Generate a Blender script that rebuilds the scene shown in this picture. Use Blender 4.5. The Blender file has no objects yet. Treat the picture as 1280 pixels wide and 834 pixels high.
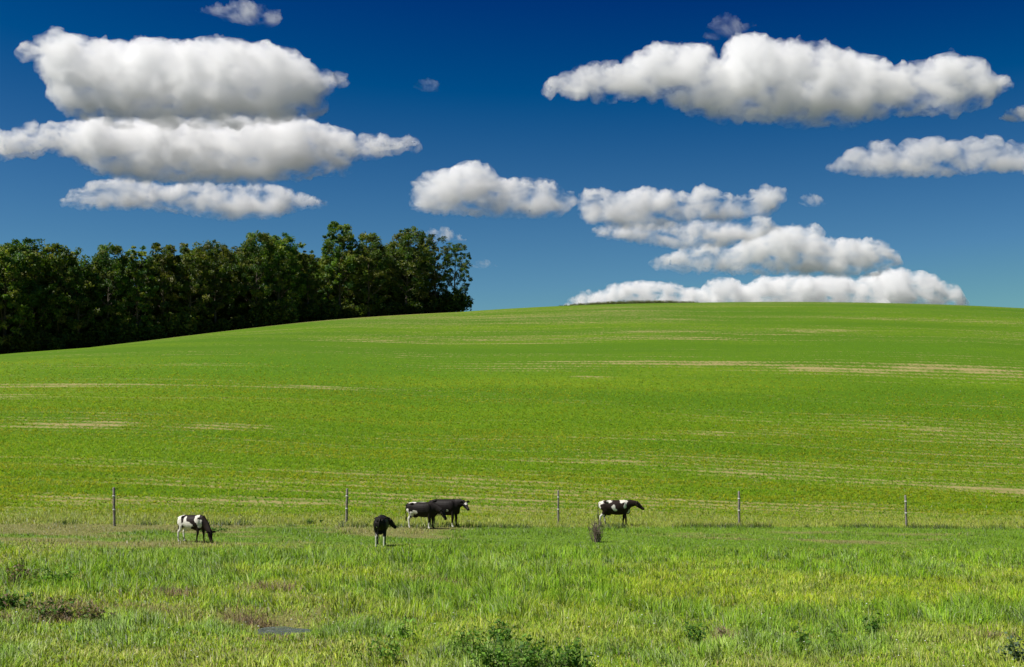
import bpy, bmesh, math, random
import numpy as np
from mathutils import Vector, Matrix, noise as mnoise

scene = bpy.context.scene
COL = scene.collection
R = math.radians

# ------------------------------------------------------------------ helpers
def link(o, parent=None):
    COL.objects.link(o)
    if parent is not None:
        o.parent = parent
    return o

def tag(o, label=None, cat=None, group=None, kind=None):
    if label: o['label'] = label
    if cat: o['category'] = cat
    if group: o['group'] = group
    if kind: o['kind'] = kind
    return o

def empty(name, loc=(0, 0, 0), rz=0.0):
    o = bpy.data.objects.new(name, None)
    o.location = loc
    o.rotation_euler = (0, 0, rz)
    o.empty_display_size = 0.3
    return link(o)

def np_mesh(name, V, faces, smooth=False):
    """V (n,3); faces: list of (m,k) index arrays (k = 3 or 4)."""
    me = bpy.data.meshes.new(name)
    V = np.asarray(V, dtype=np.float32)
    me.vertices.add(len(V))
    me.vertices.foreach_set('co', V.ravel())
    fl = [np.asarray(F, dtype=np.int32) for F in faces if len(F)]
    loops = np.concatenate([F.ravel() for F in fl])
    counts = np.concatenate([np.full(len(F), F.shape[1], dtype=np.int32) for F in fl])
    starts = np.concatenate([[0], np.cumsum(counts)[:-1]]).astype(np.int32)
    me.loops.add(len(loops))
    me.loops.foreach_set('vertex_index', loops)
    me.polygons.add(len(counts))
    me.polygons.foreach_set('loop_start', starts)
    me.polygons.foreach_set('loop_total', counts)
    if smooth:
        me.polygons.foreach_set('use_smooth', np.ones(len(counts), dtype=bool))
    me.update(calc_edges=True)
    return me

def point_color(me, rgb, name='tint'):
    rgb = np.asarray(rgb, dtype=np.float32)
    a = me.attributes.new(name, 'FLOAT_COLOR', 'POINT')
    c = np.ones((len(rgb), 4), dtype=np.float32)
    c[:, :3] = rgb
    a.data.foreach_set('color', c.ravel())

def add_mat(o, m):
    o.data.materials.append(m)
    return o

def sm(a, b, x):
    t = np.clip((x - a) / (b - a), 0, 1)
    return t * t * (3 - 2 * t)

def _hash(ix, iy, seed):
    with np.errstate(over='ignore'):
        h = (ix.astype(np.int64) * 374761393 + iy.astype(np.int64) * 668265263 + seed * 1442695041) & 0xFFFFFFFF
        h = ((h ^ (h >> 13)) * 1274126177) & 0xFFFFFFFF
        h = (h ^ (h >> 16)) & 0xFFFFFF
    return h.astype(np.float64) / float(0xFFFFFF)

def vnoise(x, y, seed=0):
    x = np.asarray(x, float); y = np.asarray(y, float)
    ix = np.floor(x); iy = np.floor(y)
    fx = x - ix; fy = y - iy
    fx = fx * fx * (3 - 2 * fx); fy = fy * fy * (3 - 2 * fy)
    a = _hash(ix, iy, seed); b = _hash(ix + 1, iy, seed)
    c = _hash(ix, iy + 1, seed); d = _hash(ix + 1, iy + 1, seed)
    return (a * (1 - fx) + b * fx) * (1 - fy) + (c * (1 - fx) + d * fx) * fy

def fbm(x, y, seed=0, octaves=4):
    s = 0.0; amp = 0.5; tot = 0.0
    for k in range(octaves):
        s = s + amp * vnoise(x * 2 ** k + 17.3 * k, y * 2 ** k - 9.1 * k, seed + k)
        tot += amp; amp *= 0.5
    return s / tot

# ------------------------------------------------------------------ nodes
def new_mat(name):
    m = bpy.data.materials.new(name)
    m.use_nodes = True
    m.node_tree.nodes.clear()
    return m, m.node_tree.nodes, m.node_tree.links

def plain_mat(name, rgb, rough=0.7, noise_scale=None, rgb2=None, spec=0.3, bump=0.0):
    m, N, L = new_mat(name)
    out = N.new('ShaderNodeOutputMaterial')
    b = N.new('ShaderNodeBsdfPrincipled')
    b.inputs['Roughness'].default_value = rough
    b.inputs['Specular IOR Level'].default_value = spec
    b.inputs['Base Color'].default_value = (*rgb, 1)
    if noise_scale:
        tc = N.new('ShaderNodeTexCoord')
        n = N.new('ShaderNodeTexNoise')
        n.inputs['Scale'].default_value = noise_scale
        n.inputs['Detail'].default_value = 5
        L.new(tc.outputs['Object'], n.inputs['Vector'])
        mx = N.new('ShaderNodeMix'); mx.data_type = 'RGBA'
        r = N.new('ShaderNodeMapRange')
        r.inputs['From Min'].default_value = 0.35; r.inputs['From Max'].default_value = 0.65
        L.new(n.outputs['Fac'], r.inputs['Value'])
        L.new(r.outputs[0], mx.inputs[0])
        mx.inputs[6].default_value = (*rgb, 1)
        mx.inputs[7].default_value = (*(rgb2 or rgb), 1)
        L.new(mx.outputs[2], b.inputs['Base Color'])
        if bump:
            bp = N.new('ShaderNodeBump'); bp.inputs['Strength'].default_value = bump
            bp.inputs['Distance'].default_value = 0.02
            L.new(n.outputs['Fac'], bp.inputs['Height'])
            L.new(bp.outputs['Normal'], b.inputs['Normal'])
    L.new(b.outputs[0], out.inputs['Surface'])
    return m

def leaf_mat(name, attr='tint', rough=0.55, trans=0.35, spec=0.25, mult=(1, 1, 1), tmult=(1.15, 1.25, 0.5), vary=0.0, upn=0.0):
    """thin leaf: gloss + diffuse + light coming through; colour from the per-leaf attribute"""
    m, N, L = new_mat(name)
    out = N.new('ShaderNodeOutputMaterial')
    at = N.new('ShaderNodeAttribute'); at.attribute_name = attr
    mm = N.new('ShaderNodeMix'); mm.data_type = 'RGBA'; mm.blend_type = 'MULTIPLY'
    mm.inputs[0].default_value = 1.0
    L.new(at.outputs['Color'], mm.inputs[6]); mm.inputs[7].default_value = (*mult, 1)
    col = mm.outputs[2]
    if vary > 0:
        oi = N.new('ShaderNodeObjectInfo')
        hs = N.new('ShaderNodeHueSaturation')
        r1 = N.new('ShaderNodeMapRange'); r1.inputs['To Min'].default_value = 0.5 - 0.012 * vary; r1.inputs['To Max'].default_value = 0.5 + 0.03 * vary
        r2 = N.new('ShaderNodeMapRange'); r2.inputs['To Min'].default_value = 1 - 0.4 * vary; r2.inputs['To Max'].default_value = 1 + 0.4 * vary
        mul = N.new('ShaderNodeMath'); mul.operation = 'MULTIPLY'; mul.inputs[1].default_value = 7.31
        fr = N.new('ShaderNodeMath'); fr.operation = 'FRACT'
        L.new(oi.outputs['Random'], r1.inputs['Value']); L.new(oi.outputs['Random'], mul.inputs[0])
        L.new(mul.outputs[0], fr.inputs[0]); L.new(fr.outputs[0], r2.inputs['Value'])
        L.new(r1.outputs[0], hs.inputs['Hue']); L.new(r2.outputs[0], hs.inputs['Value'])
        L.new(col, hs.inputs['Color']); col = hs.outputs['Color']
    b = N.new('ShaderNodeBsdfPrincipled')
    b.inputs['Roughness'].default_value = rough
    b.inputs['Specular IOR Level'].default_value = spec
    L.new(col, b.inputs['Base Color'])
    t = N.new('ShaderNodeBsdfTranslucent')
    tm = N.new('ShaderNodeMix'); tm.data_type = 'RGBA'; tm.blend_type = 'MULTIPLY'; tm.inputs[0].default_value = 1.0
    L.new(col, tm.inputs[6]); tm.inputs[7].default_value = (*tmult, 1)
    L.new(tm.outputs[2], t.inputs['Color'])
    if upn > 0:      # shade blades a little like the turf they stand in: normals leaning towards the sky
        ge = N.new('ShaderNodeNewGeometry')
        vm = N.new('ShaderNodeVectorMath'); vm.operation = 'SCALE'; vm.inputs['Scale'].default_value = 1 - upn
        va = N.new('ShaderNodeVectorMath'); va.operation = 'ADD'; va.inputs[1].default_value = (0, 0, upn)
        vn = N.new('ShaderNodeVectorMath'); vn.operation = 'NORMALIZE'
        L.new(ge.outputs['Normal'], vm.inputs[0]); L.new(vm.outputs[0], va.inputs[0]); L.new(va.outputs[0], vn.inputs[0])
        L.new(vn.outputs[0], b.inputs['Normal'])
    ms = N.new('ShaderNodeMixShader'); ms.inputs[0].default_value = trans
    L.new(b.outputs[0], ms.inputs[1]); L.new(t.outputs[0], ms.inputs[2])
    L.new(ms.outputs[0], out.inputs['Surface'])
    return m

# ------------------------------------------------------------------ camera
F_PX = 1600.0            # focal length in photo pixels (photo 1280 wide)
EYE = 4.5                # eye height above the pasture
PITCH = math.atan(128 / F_PX)

cam_data = bpy.data.cameras.new('camera')
cam_data.sensor_width = 36.0
cam_data.lens = 45.0
cam_data.clip_start = 0.5
cam_data.clip_end = 60000.0
cam = link(bpy.data.objects.new('camera', cam_data))
cam.location = (0, 0, EYE)
cam.rotation_euler = (R(90) + PITCH, 0, 0)
scene.camera = cam

def at(u, v, dist):
    """world point seen at photo pixel (u, v), at ground distance dist"""
    x = (u - 640) / F_PX; z = (417 - v) / F_PX
    c, s = math.cos(PITCH), math.sin(PITCH)
    d = Vector((x, c - z * s, s + z * c))
    return Vector((0, 0, EYE)) + d * (dist / d.y)

# ------------------------------------------------------------------ light
SUN_EL, SUN_AZ = R(55), R(-105)       # azimuth clockwise from +Y: the sun stands to the left
sd = Vector((math.sin(SUN_AZ) * math.cos(SUN_EL), math.cos(SUN_AZ) * math.cos(SUN_EL), math.sin(SUN_EL)))
sun_data = bpy.data.lights.new('sun', 'SUN')
sun_data.energy = 5.0
sun_data.angle = R(0.5)
sun_data.color = (1.0, 0.955, 0.88)
sun = link(bpy.data.objects.new('sun', sun_data))
sun.rotation_euler = (-sd).to_track_quat('-Z', 'Y').to_euler()
sun.location = (0, 0, 100)

world = bpy.data.worlds.new('World')
scene.world = world
world.use_nodes = True
WN, WL = world.node_tree.nodes, world.node_tree.links
WN.clear()
wo = WN.new('ShaderNodeOutputWorld')
bg = WN.new('ShaderNodeBackground')
sky = WN.new('ShaderNodeTexSky')
SKY_CURVE = [(0.168, 1.05, 0.635), (0.188, 1.19, 1.01), (0.17, 1.44, 1.12)]   # offset, power, gain
sky.sky_type = 'NISHITA'
sky.sun_disc = False
sky.sun_elevation = SUN_EL
sky.sun_rotation = SUN_AZ % (2 * math.pi)
sky.altitude = 300.0
sky.air_density = 1.0
sky.dust_density = 0.2
sky.ozone_density = 3.0
# a polarising filter deepens the blue of the whole sky: per-channel contrast on the Nishita colours
sep = WN.new('ShaderNodeSeparateColor'); com = WN.new('ShaderNodeCombineColor')
WL.new(sky.outputs[0], sep.inputs[0])
for ch, (x0, pw, k) in enumerate(SKY_CURVE):
    sb = WN.new('ShaderNodeMath'); sb.operation = 'SUBTRACT'; sb.inputs[1].default_value = x0 * 10
    mx = WN.new('ShaderNodeMath'); mx.operation = 'MAXIMUM'; mx.inputs[1].default_value = 0.002
    mn = WN.new('ShaderNodeMath'); mn.operation = 'MINIMUM'; mn.inputs[1].default_value = 4.5
    dv = WN.new('ShaderNodeMath'); dv.operation = 'MULTIPLY'; dv.inputs[1].default_value = 0.1
    po = WN.new('ShaderNodeMath'); po.operation = 'POWER'; po.inputs[1].default_value = pw
    ml = WN.new('ShaderNodeMath'); ml.operation = 'MULTIPLY'; ml.inputs[1].default_value = k * 10
    WL.new(sep.outputs[ch], sb.inputs[0]); WL.new(sb.outputs[0], mx.inputs[0]); WL.new(mx.outputs[0], mn.inputs[0])
    WL.new(mn.outputs[0], dv.inputs[0]); WL.new(dv.outputs[0], po.inputs[0]); WL.new(po.outputs[0], ml.inputs[0])
    WL.new(ml.outputs[0], com.inputs[ch])
WL.new(com.outputs[0], bg.inputs['Color'])
bg.inputs['Strength'].default_value = 0.1
WL.new(bg.outputs[0], wo.inputs['Surface'])

vs = scene.view_settings
vs.view_transform = 'Standard'
vs.look = 'None'
vs.exposure = 0.28
vs.gamma = 1.0
vs.use_curve_mapping = False

cy = scene.cycles
scene.render.engine = 'CYCLES'
cy.use_denoising = True
cy.max_bounces = 28
cy.diffuse_bounces = 3
cy.glossy_bounces = 2
cy.transmission_bounces = 4
cy.volume_bounces = 28
cy.volume_step_rate = 0.8
cy.transparent_max_bounces = 12
cy.use_adaptive_sampling = True
cy.adaptive_threshold = 0.02
cy.sample_clamp_indirect = 6.0
cy.caustics_reflective = False
cy.caustics_refractive = False

# ------------------------------------------------------------------ clouds
def cloud_mat(name, density, size, lo=0.36, hi=0.62, aniso=0.25, stretch=1.5, detail=4, base_fade=0.35):
    """scattering droplets whose density billows and frays; size = metres of the big billows; thinner towards the flat base"""
    m, N, L = new_mat(name)
    out = N.new('ShaderNodeOutputMaterial')
    pv = N.new('ShaderNodeVolumePrincipled')
    pv.inputs['Color'].default_value = (1.0, 1.0, 1.0, 1)
    pv.inputs['Anisotropy'].default_value = aniso
    tc = N.new('ShaderNodeTexCoord')
    mp = N.new('ShaderNodeMapping'); mp.inputs['Scale'].default_value = (1, 1, stretch)
    n = N.new('ShaderNodeTexNoise')
    n.inputs['Scale'].default_value = 1.0 / size
    n.inputs['Detail'].default_value = detail
    n.inputs['Roughness'].default_value = 0.6
    n.inputs['Distortion'].default_value = 0.4
    L.new(tc.outputs['Object'], mp.inputs[0]); L.new(mp.outputs[0], n.inputs['Vector'])
    r = N.new('ShaderNodeMapRange'); r.interpolation_type = 'SMOOTHSTEP'
    r.inputs['From Min'].default_value = lo
    r.inputs['From Max'].default_value = hi
    r.inputs['To Max'].default_value = density
    L.new(n.outputs['Fac'], r.inputs['Value'])
    sp = N.new('ShaderNodeSeparateXYZ'); L.new(tc.outputs['Generated'], sp.inputs[0])
    bf = N.new('ShaderNodeMapRange'); bf.inputs['From Min'].default_value = 0.02; bf.inputs['From Max'].default_value = base_fade
    bf.inputs['To Min'].default_value = 0.12
    L.new(sp.outputs['Z'], bf.inputs['Value'])
    mu = N.new('ShaderNodeMath'); mu.operation = 'MULTIPLY'
    L.new(r.outputs[0], mu.inputs[0]); L.new(bf.outputs[0], mu.inputs[1])
    L.new(mu.outputs[0], pv.inputs['Density'])
    L.new(pv.outputs[0], out.inputs['Volume'])
    return m

def ico(sub):
    bm = bmesh.new()
    bmesh.ops.create_icosphere(bm, subdivisions=sub, radius=1.0)
    V = np.array([v.co[:] for v in bm.verts]); Fc = np.array([[v.index for v in f.verts] for f in bm.faces])
    bm.free()
    return V, Fc
ICO2 = ico(3)

def remeshed(name, V, F, voxel, smooth_it=0):
    """one closed surface round a set of overlapping closed shells"""
    me = np_mesh(name + '_shells', V, F)
    o = bpy.data.objects.new(name + '_shells', me)
    COL.objects.link(o)
    md = o.modifiers.new('remesh', 'REMESH'); md.mode = 'VOXEL'; md.voxel_size = voxel; md.use_smooth_shade = True
    if smooth_it:
        s = o.modifiers.new('smooth', 'SMOOTH'); s.iterations = smooth_it; s.factor = 0.5
    dg = bpy.context.evaluated_depsgraph_get()
    out = bpy.data.meshes.new_from_object(o.evaluated_get(dg))
    bpy.data.objects.remove(o)
    bpy.data.meshes.remove(me)
    out.name = name
    return out

def cloud(label, top, bot, base_v, dist, mat, seed, depth=0.42, puff=(0.11, 0.33), n=90, group=None, fringe=None, veil=1.0):
    """a cumulus: puffs piled up between its upper and lower outline, one closed shell filled with scattering droplets"""
    rng = random.Random(seed)
    tu, tv = np.array(top, float).T; bu, bv = np.array(bot, float).T
    u0, u1 = tu[0], tu[-1]
    c = at((u0 + u1) / 2, base_v, dist)
    m_px = dist / F_PX / math.cos(PITCH) * 1.0
    k = dist / F_PX * (1 + 0.01)
    hmax = max(np.interp(u, bu, bv) - np.interp(u, tu, tv) for u in np.linspace(u0, u1, 40)) * k
    VV, FF, off = [], [], 0
    def add(p, rx, ry, rz):
        nonlocal off
        V = ICO2[0] * np.array([rx, ry, rz]) + np.array([p.x - c.x, p.y - c.y, p.z - c.z])
        VV.append(V); FF.append(ICO2[1] + off); off += len(V)
    # body
    nb = max(10, int((u1 - u0) * k / (hmax * 0.16)))
    for i in range(nb):
        u = u0 + (u1 - u0) * (i + 0.5) / nb
        t = np.interp(u, tu, tv); b = np.interp(u, bu, bv); h = (b - t) * k
        if h < 3: continue
        p = at(u, b - 0.40 * (b - t), dist)
        add(p, max(h * 0.34, hmax * 0.14), max(h * depth, 0.2 * hmax), h * 0.40)
    # puffs along the top and through the flank that faces us
    for i in range(int(n * 1.7)):
        u = rng.uniform(u0, u1)
        t = np.interp(u, tu, tv); b = np.interp(u, bu, bv); h = (b - t) * k
        if h < 3: continue
        r = h * rng.uniform(*puff)
        r = min(r, hmax * 0.24)
        q = rng.random() ** 1.6          # 0 = at the top
        lo = max(b - t - 2 * r / k, 0)
        v = t + r / k + q * lo * 0.9
        ov = math.sqrt(max(0.0, 1 - (2 * (v - t) / (b - t) - 1) ** 2))
        y = rng.uniform(-1, 1) * max(h * depth - r * 0.5, 0) * (0.5 + 0.5 * ov)
        p = at(u, v, dist + y)
        add(p, r * rng.uniform(1.0, 1.5), r * 1.1, r)
    vox = max(hmax / 58, (u1 - u0) * k / 460)
    me = remeshed('cloud', np.concatenate(VV), [np.concatenate(FF)], vox, 2)
    nv = len(me.vertices)
    P = np.empty(nv * 3, np.float32); me.vertices.foreach_get('co', P); P = P.reshape(-1, 3)
    Nn = np.empty(nv * 3, np.float32); me.vertices.foreach_get('normal', Nn); Nn = Nn.reshape(-1, 3)
    s1 = 1 / (hmax * 0.17)
    D = np.array([mnoise.fractal(Vector(p) * s1 + Vector((seed * 3.1, 0, 0)), 0.75, 2.1, 6) for p in P.astype(float)])
    upper = sm(-0.6, 0.3, Nn[:, 2])
    F_ = P + Nn * (hmax * (0.030 + 0.055 * D) * (0.5 + 1.0 * veil * sm(0.3, -0.5, Nn[:, 2])))[:, None]
    P += Nn * (D * hmax * 0.115 * (0.45 + 0.55 * upper) - hmax * 0.035)[:, None]
    fm = None
    if fringe is not None:
        fm = me.copy(); fm.name = 'cloud_fringe'
        fm.vertices.foreach_set('co', F_.astype(np.float32).ravel()); fm.update(); fm.materials.append(fringe)
    me.vertices.foreach_set('co', P.ravel())
    me.update()
    o = link(bpy.data.objects.new('cloud', me))
    o.location = c
    add_mat(o, mat)
    tag(o, label, 'cloud', group or 'clouds in the blue sky', 'thing')
    if fm is not None:
        link(bpy.data.objects.new('fringe', fm), o)
    return o

# ------------------------------------------------------------------ terrain
XK = np.array([-400, -250, -180, -130, -100, -80, -60, -45, -30, -15, 0, 15, 30, 45, 60, 80, 100, 130, 180, 300.])
AK = np.array([9, 8.5, 8, 8.2, 10.83, 14.65, 18.48, 21.47, 24.29, 26.08, 27.63, 28.73, 29.44, 29.76, 29.84, 29.56, 28.68, 26.83, 23.58, 20.])
_xf = np.linspace(-420, 420, 1681)
_af = np.interp(_xf, XK, AK)
_ker = np.exp(-0.5 * (np.arange(-40, 41) * 0.5 / 6.0) ** 2); _ker /= _ker.sum()
_af = np.convolve(np.pad(_af, 40, mode='edge'), _ker, 'valid')

def ridge_y(x): return np.interp(x, [-400, -150, -80, -9, 30, 100, 400], [90, 160, 200, 240, 250, 255, 255])
def fence_y(x): return np.clip(61.6 + 0.2245 * np.asarray(x, float), 32, 82)

def ground_z(x, y):
    x = np.asarray(x, float); y = np.asarray(y, float)
    base = (0.17 - 0.02 * np.clip(x, -40, 40)) * (1 - sm(70, 130, y))
    f = fence_y(x) + 3.4
    t = (y - f) / (ridge_y(x) - f)
    tt = np.clip(t, 0, 1); tt = (tt - 0.07 * (1 - np.exp(-tt / 0.07))) / 0.93
    s = 0.45 * tt * tt * (3 - 2 * tt) + 0.55 * (1 - np.maximum(1 - tt, 0) ** 1.7)
    k = np.clip(t - 1, 0, 4)
    s = np.where(t > 1, 1 - 0.35 * k * k / (1 + k), s)
    z = base + np.interp(x, _xf, _af) * s
    # swales across the field and small unevenness of the pasture
    fld = sm(0.03, 0.25, t) * (1 - sm(0.6, 0.85, t))
    z = z + fld * (fbm(x / 55, y / 38, 5, 3) - 0.5) * 2.6
    near = 1 - sm(62, 75, y)
    z = z + near * ((fbm(x / 7, y / 5, 9, 3) - 0.5) * 0.22)
    # road bank the camera stands on
    z = z + 2.85 * (1 - sm(4, 14, y))
    # wet ditch
    z = z - 0.50 * np.exp(-((x + 5.25) / 1.15) ** 2 - ((y - 29.5) / 1.15) ** 2)
    yd = 31.0 + 0.02 * x
    z = z - 0.28 * np.exp(-((y - yd) / 0.7) ** 2) * sm(-3, -6, x) * sm(-21, -15, x)
    return z

def gz(x, y): return float(ground_z(np.array([x]), np.array([y]))[0])

_ray_t = np.concatenate([np.arange(12, 90, 0.05), np.arange(90, 330, 0.25)])
def ground_at(u, v):
    """where the line of sight through photo pixel (u, v) meets the ground"""
    d = at(u, v, 1.0) - Vector((0, 0, EYE))
    X = d.x * _ray_t; Z = EYE + d.z * _ray_t
    below = np.nonzero(ground_z(X, _ray_t) > Z)[0]
    i = below[0] if len(below) else len(_ray_t) - 1
    y = float(_ray_t[i]); x = float(X[i])
    return Vector((x, y, gz(x, y)))

# dry or thin streaks in the crop: (u, v, half width px, half height px, strength, slope)
STREAKS = [(1180, 463, 160, 11, 0.50, 0.0), (985, 459, 75, 1.6, 0.7, 0.03), (800, 451, 60, 1.5, 0.4, 0.0), (800, 455, 230, 1.6, 0.35, 0.005), (1030, 415, 55, 3, 0.6, 0.0), (880, 417, 140, 2.5, 0.35, 0.0),
           (60, 530, 150, 11, 0.62, -0.02), (300, 533, 190, 9, 0.45, -0.05), (450, 485, 105, 2.6, 0.75, -0.012), (120, 482, 120, 2.5, 0.35, 0.0),
           (740, 473, 36, 2.2, 0.6, 0.0), (930, 541, 150, 5, 0.5, -0.07), (1190, 540, 120, 9, 0.45, 0.0), (760, 578, 330, 5, 0.5, 0.0), (560, 590, 200, 12, 0.4, 0.0),
           (1000, 600, 330, 4, 0.3, 0.0), (120, 580, 130, 7, 0.4, 0.0), (60, 625, 150, 9, 0.22, 0.0), (370, 625, 130, 7, 0.16, 0.0), (1150, 612, 200, 4, 0.12, 0.0),
           (180, 458, 180, 2.5, 0.3, -0.02), (560, 425, 160, 3, 0.35, -0.01), (1150, 480, 130, 3, 0.3, 0.0), (350, 430, 130, 3, 0.25, -0.03), (1100, 575, 100, 3, 0.35, 0.0)]

def crop_cover(x, y):
    """how densely the young crop covers the soil (1 = closed)"""
    c = 0.88 + (fbm(x / 60 + 3, y / 11, 21, 5) - 0.5) * 0.75 + (fbm(x / 18, y / 1.8, 33, 4) - 0.5) * 0.75
    wob = (fbm(x / 9, y / 9, 77, 3) - 0.5) * 1.4
    fleck = 0.45 + 0.75 * sm(0.36, 0.64, fbm(x / 4, y / 1.8, 55, 4))
    c = c - 0.24 * sm(42, 8, y - fence_y(x)) * sm(0.35, 0.65, fbm(x / 7, y / 2.0, 59, 4))
    for (u, v, hw, hh, s, sl) in STREAKS:
        p = ground_at(u, v); q = ground_at(u, v + hh); q2 = ground_at(u, v - hh)
        rx = hw * p.y / F_PX; ry = max(abs(q2.y - q.y) / 2, 0.9)
        slw = -sl * ry / (hh * p.y / F_PX)
        d = ((x - p.x) / rx) ** 2 + ((y - p.y - slw * (x - p.x)) / ry + wob) ** 2
        c = c - 0.75 * s * np.exp(-d * 1.2) * fleck
    return c

def build_ground():
    xs = np.concatenate([-np.geomspace(9000, 135, 26), np.arange(-130, 130.1, 1.0), np.geomspace(135, 9000, 26)])
    ys = np.concatenate([-np.geomspace(9000, 20, 18), np.arange(-12, 16, 2.0), np.arange(16, 72, 0.5), np.arange(72, 300, 0.8), np.geomspace(303, 12000, 30)])
    X, Y = np.meshgrid(xs, ys)
    Z = ground_z(X, Y)
    nx, ny = len(xs), len(ys)
    V = np.stack([X, Y, Z], -1).reshape(-1, 3)
    i = np.arange(nx - 1)[None, :] + nx * np.arange(ny - 1)[:, None]
    Fq = np.stack([i, i + 1, i + 1 + nx, i + nx], -1).reshape(-1, 4)
    me = np_mesh('ground', V, [Fq], smooth=True)
    x, y = V[:, 0], V[:, 1]
    fy = fence_y(x)
    ry = ridge_y(x)
    cover = crop_cover(x, y)
    crop = sm(3.5, 12.5, y - fy + (fbm(x / 4, y / 2, 4, 3) - 0.5) * 5.0)
    verge = sm(0.0, 1.5, y - fy)
    yw = wood_edge(x)
    far_dark = sm(330, 700, np.hypot(x, y))  # unseen distant land given the dark wood-floor colour to cut bounce on clouds
    wood = np.maximum(sm(0.0, 1.5, y - yw) * (x < 0.5), far_dark * (0.6 + 0.4 * sm(0.30, 0.45, fbm(x / 900, y / 900, 3, 4))))
    rim = np.exp(-((y - yw + 4.0) / 2.6) ** 2) * sm(0, -6, x) * 0.8          # pale dry margin between crop and wood
    dry = sm(0.46, 0.62, fbm(x / 5 + 11, y / 2.2, 61, 5) + 0.13 * sm(-6, -18, x) - 0.16 * sm(-5, 6, x))
    point_color(me, np.stack([np.clip(cover - rim * 0.9, 0, 1), crop, np.clip(wood, 0, 1)], -1), 'zone')
    dry = dry * (1 - verge) + verge * (0.25 + 0.5 * sm(0.45, 0.65, fbm(x / 6, y / 1.5, 19, 4)))
    a = me.attributes.new('dry', 'FLOAT', 'POINT'); a.data.foreach_set('value', dry.astype(np.float32))
    o = link(bpy.data.objects.new('ground', me))
    tag(o, kind='structure')
    # material
    m, N, L = new_mat('field_and_pasture')
    out = N.new('ShaderNodeOutputMaterial')
    b = N.new('ShaderNodeBsdfPrincipled'); b.inputs['Roughness'].default_value = 0.9; b.inputs['Specular IOR Level'].default_value = 0.15
    L.new(b.outputs[0], out.inputs['Surface'])
    geo = N.new('ShaderNodeNewGeometry')
    zn = N.new('ShaderNodeAttribute'); zn.attribute_name = 'zone'
    dr = N.new('ShaderNodeAttribute'); dr.attribute_name = 'dry'
    zs = N.new('ShaderNodeSeparateColor'); L.new(zn.outputs['Color'], zs.inputs[0])
    def noise(scale, vec_scale=(1, 1, 1), detail=4, rough=0.6):
        mp = N.new('ShaderNodeMapping'); mp.inputs['Scale'].default_value = vec_scale
        L.new(geo.outputs['Position'], mp.inputs[0])
        n = N.new('ShaderNodeTexNoise'); n.inputs['Scale'].default_value = scale; n.inputs['Detail'].default_value = detail; n.inputs['Roughness'].default_value = rough
        L.new(mp.outputs[0], n.inputs['Vector']); return n.outputs['Fac']
    def math_(op, a, bb=None):
        n = N.new('ShaderNodeMath'); n.operation = op
        for k, v in enumerate((a, bb)):
            if v is None: continue
            if isinstance(v, (int, float)): n.inputs[k].default_value = v
            else: L.new(v, n.inputs[k])
        return n.outputs[0]
    def rng(v, a, bb, c=0.0, d=1.0):
        n = N.new('ShaderNodeMapRange'); L.new(v, n.inputs['Value'])
        for nm, val in (('From Min', a), ('From Max', bb), ('To Min', c), ('To Max', d)): n.inputs[nm].default_value = val
        return n.outputs[0]
    def mix(f, a, bb):
        n = N.new('ShaderNodeMix'); n.data_type = 'RGBA'
        if isinstance(f, float): n.inputs[0].default_value = f
        else: L.new(f, n.inputs[0])
        for k, v in ((6, a), (7, bb)):
            if isinstance(v, tuple): n.inputs[k].default_value = (*v, 1)
            else: L.new(v, n.inputs[k])
        return n.outputs[2]
    # crop: seedlings in drill rows over pale soil
    fine = noise(1.0, (3.2, 1.6, 1.0), 4, 0.75)
    rows = N.new('ShaderNodeTexWave'); rows.wave_type = 'BANDS'; rows.bands_direction = 'Y'
    mp = N.new('ShaderNodeMapping'); mp.inputs['Scale'].default_value = (0.05, 1, 0.0); L.new(geo.outputs['Position'], mp.inputs[0])
    L.new(mp.outputs[0], rows.inputs['Vector']); rows.inputs['Scale'].default_value = 0.22; rows.inputs['Distortion'].default_value = 2.5
    rows.inputs['Detail'].default_value = 3; rows.inputs['Detail Scale'].default_value = 1.0
    plant = math_('ADD', math_('MULTIPLY', fine, 0.82), math_('MULTIPLY', rows.outputs['Fac'], 0.18))
    # threshold falls as cover rises
    thr = rng(zs.outputs[0], 0.0, 1.0, 0.72, 0.22)
    pl = rng(math_('SUBTRACT', plant, thr), -0.10, 0.12)
    tone = noise(1.0, (0.02, 0.06, 0.02), 4)
    tone2 = noise(1.0, (2.2, 1.1, 1.0), 3, 0.8)
    soil = mix(noise(0.35), (0.2465, 0.1997, 0.0808), (0.3655, 0.3187, 0.1275))
    green = mix(rng(tone, 0.35, 0.65), (0.0788, 0.1785, 0.0034), (0.1585, 0.2428, 0.0059))
    band = noise(1.0, (0.0085, 0.0638, 0.0170), 5, 0.65)
    green = mix(rng(band, 0.42, 0.60), green, (0.0749, 0.1624, 0.0034))
    green = mix(rng(tone2, 0.30, 0.60), (0.0692, 0.1517, 0.0043), green)
    crop_c = mix(pl, soil, green)
    # pasture: short turf with bare, dry places
    turf = mix(rng(noise(2.5, (1, 1, 1), 5, 0.7), 0.35, 0.65), (0.0940, 0.1768, 0.0111), (0.1713, 0.2762, 0.0243))
    bare = mix(noise(1.7, (1, 1, 1), 5, 0.7), (0.1275, 0.1062, 0.0382), (0.2550, 0.2253, 0.0935))
    past = mix(math_('MULTIPLY', dr.outputs['Fac'], 0.8), turf, bare)
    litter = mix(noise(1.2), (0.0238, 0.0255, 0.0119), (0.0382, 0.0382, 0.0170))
    c = mix(zs.outputs[1], past, crop_c)
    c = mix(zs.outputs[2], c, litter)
    L.new(c, b.inputs['Base Color'])
    bp = N.new('ShaderNodeBump'); bp.inputs['Strength'].default_value = 0.7; bp.inputs['Distance'].default_value = 0.12
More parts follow.
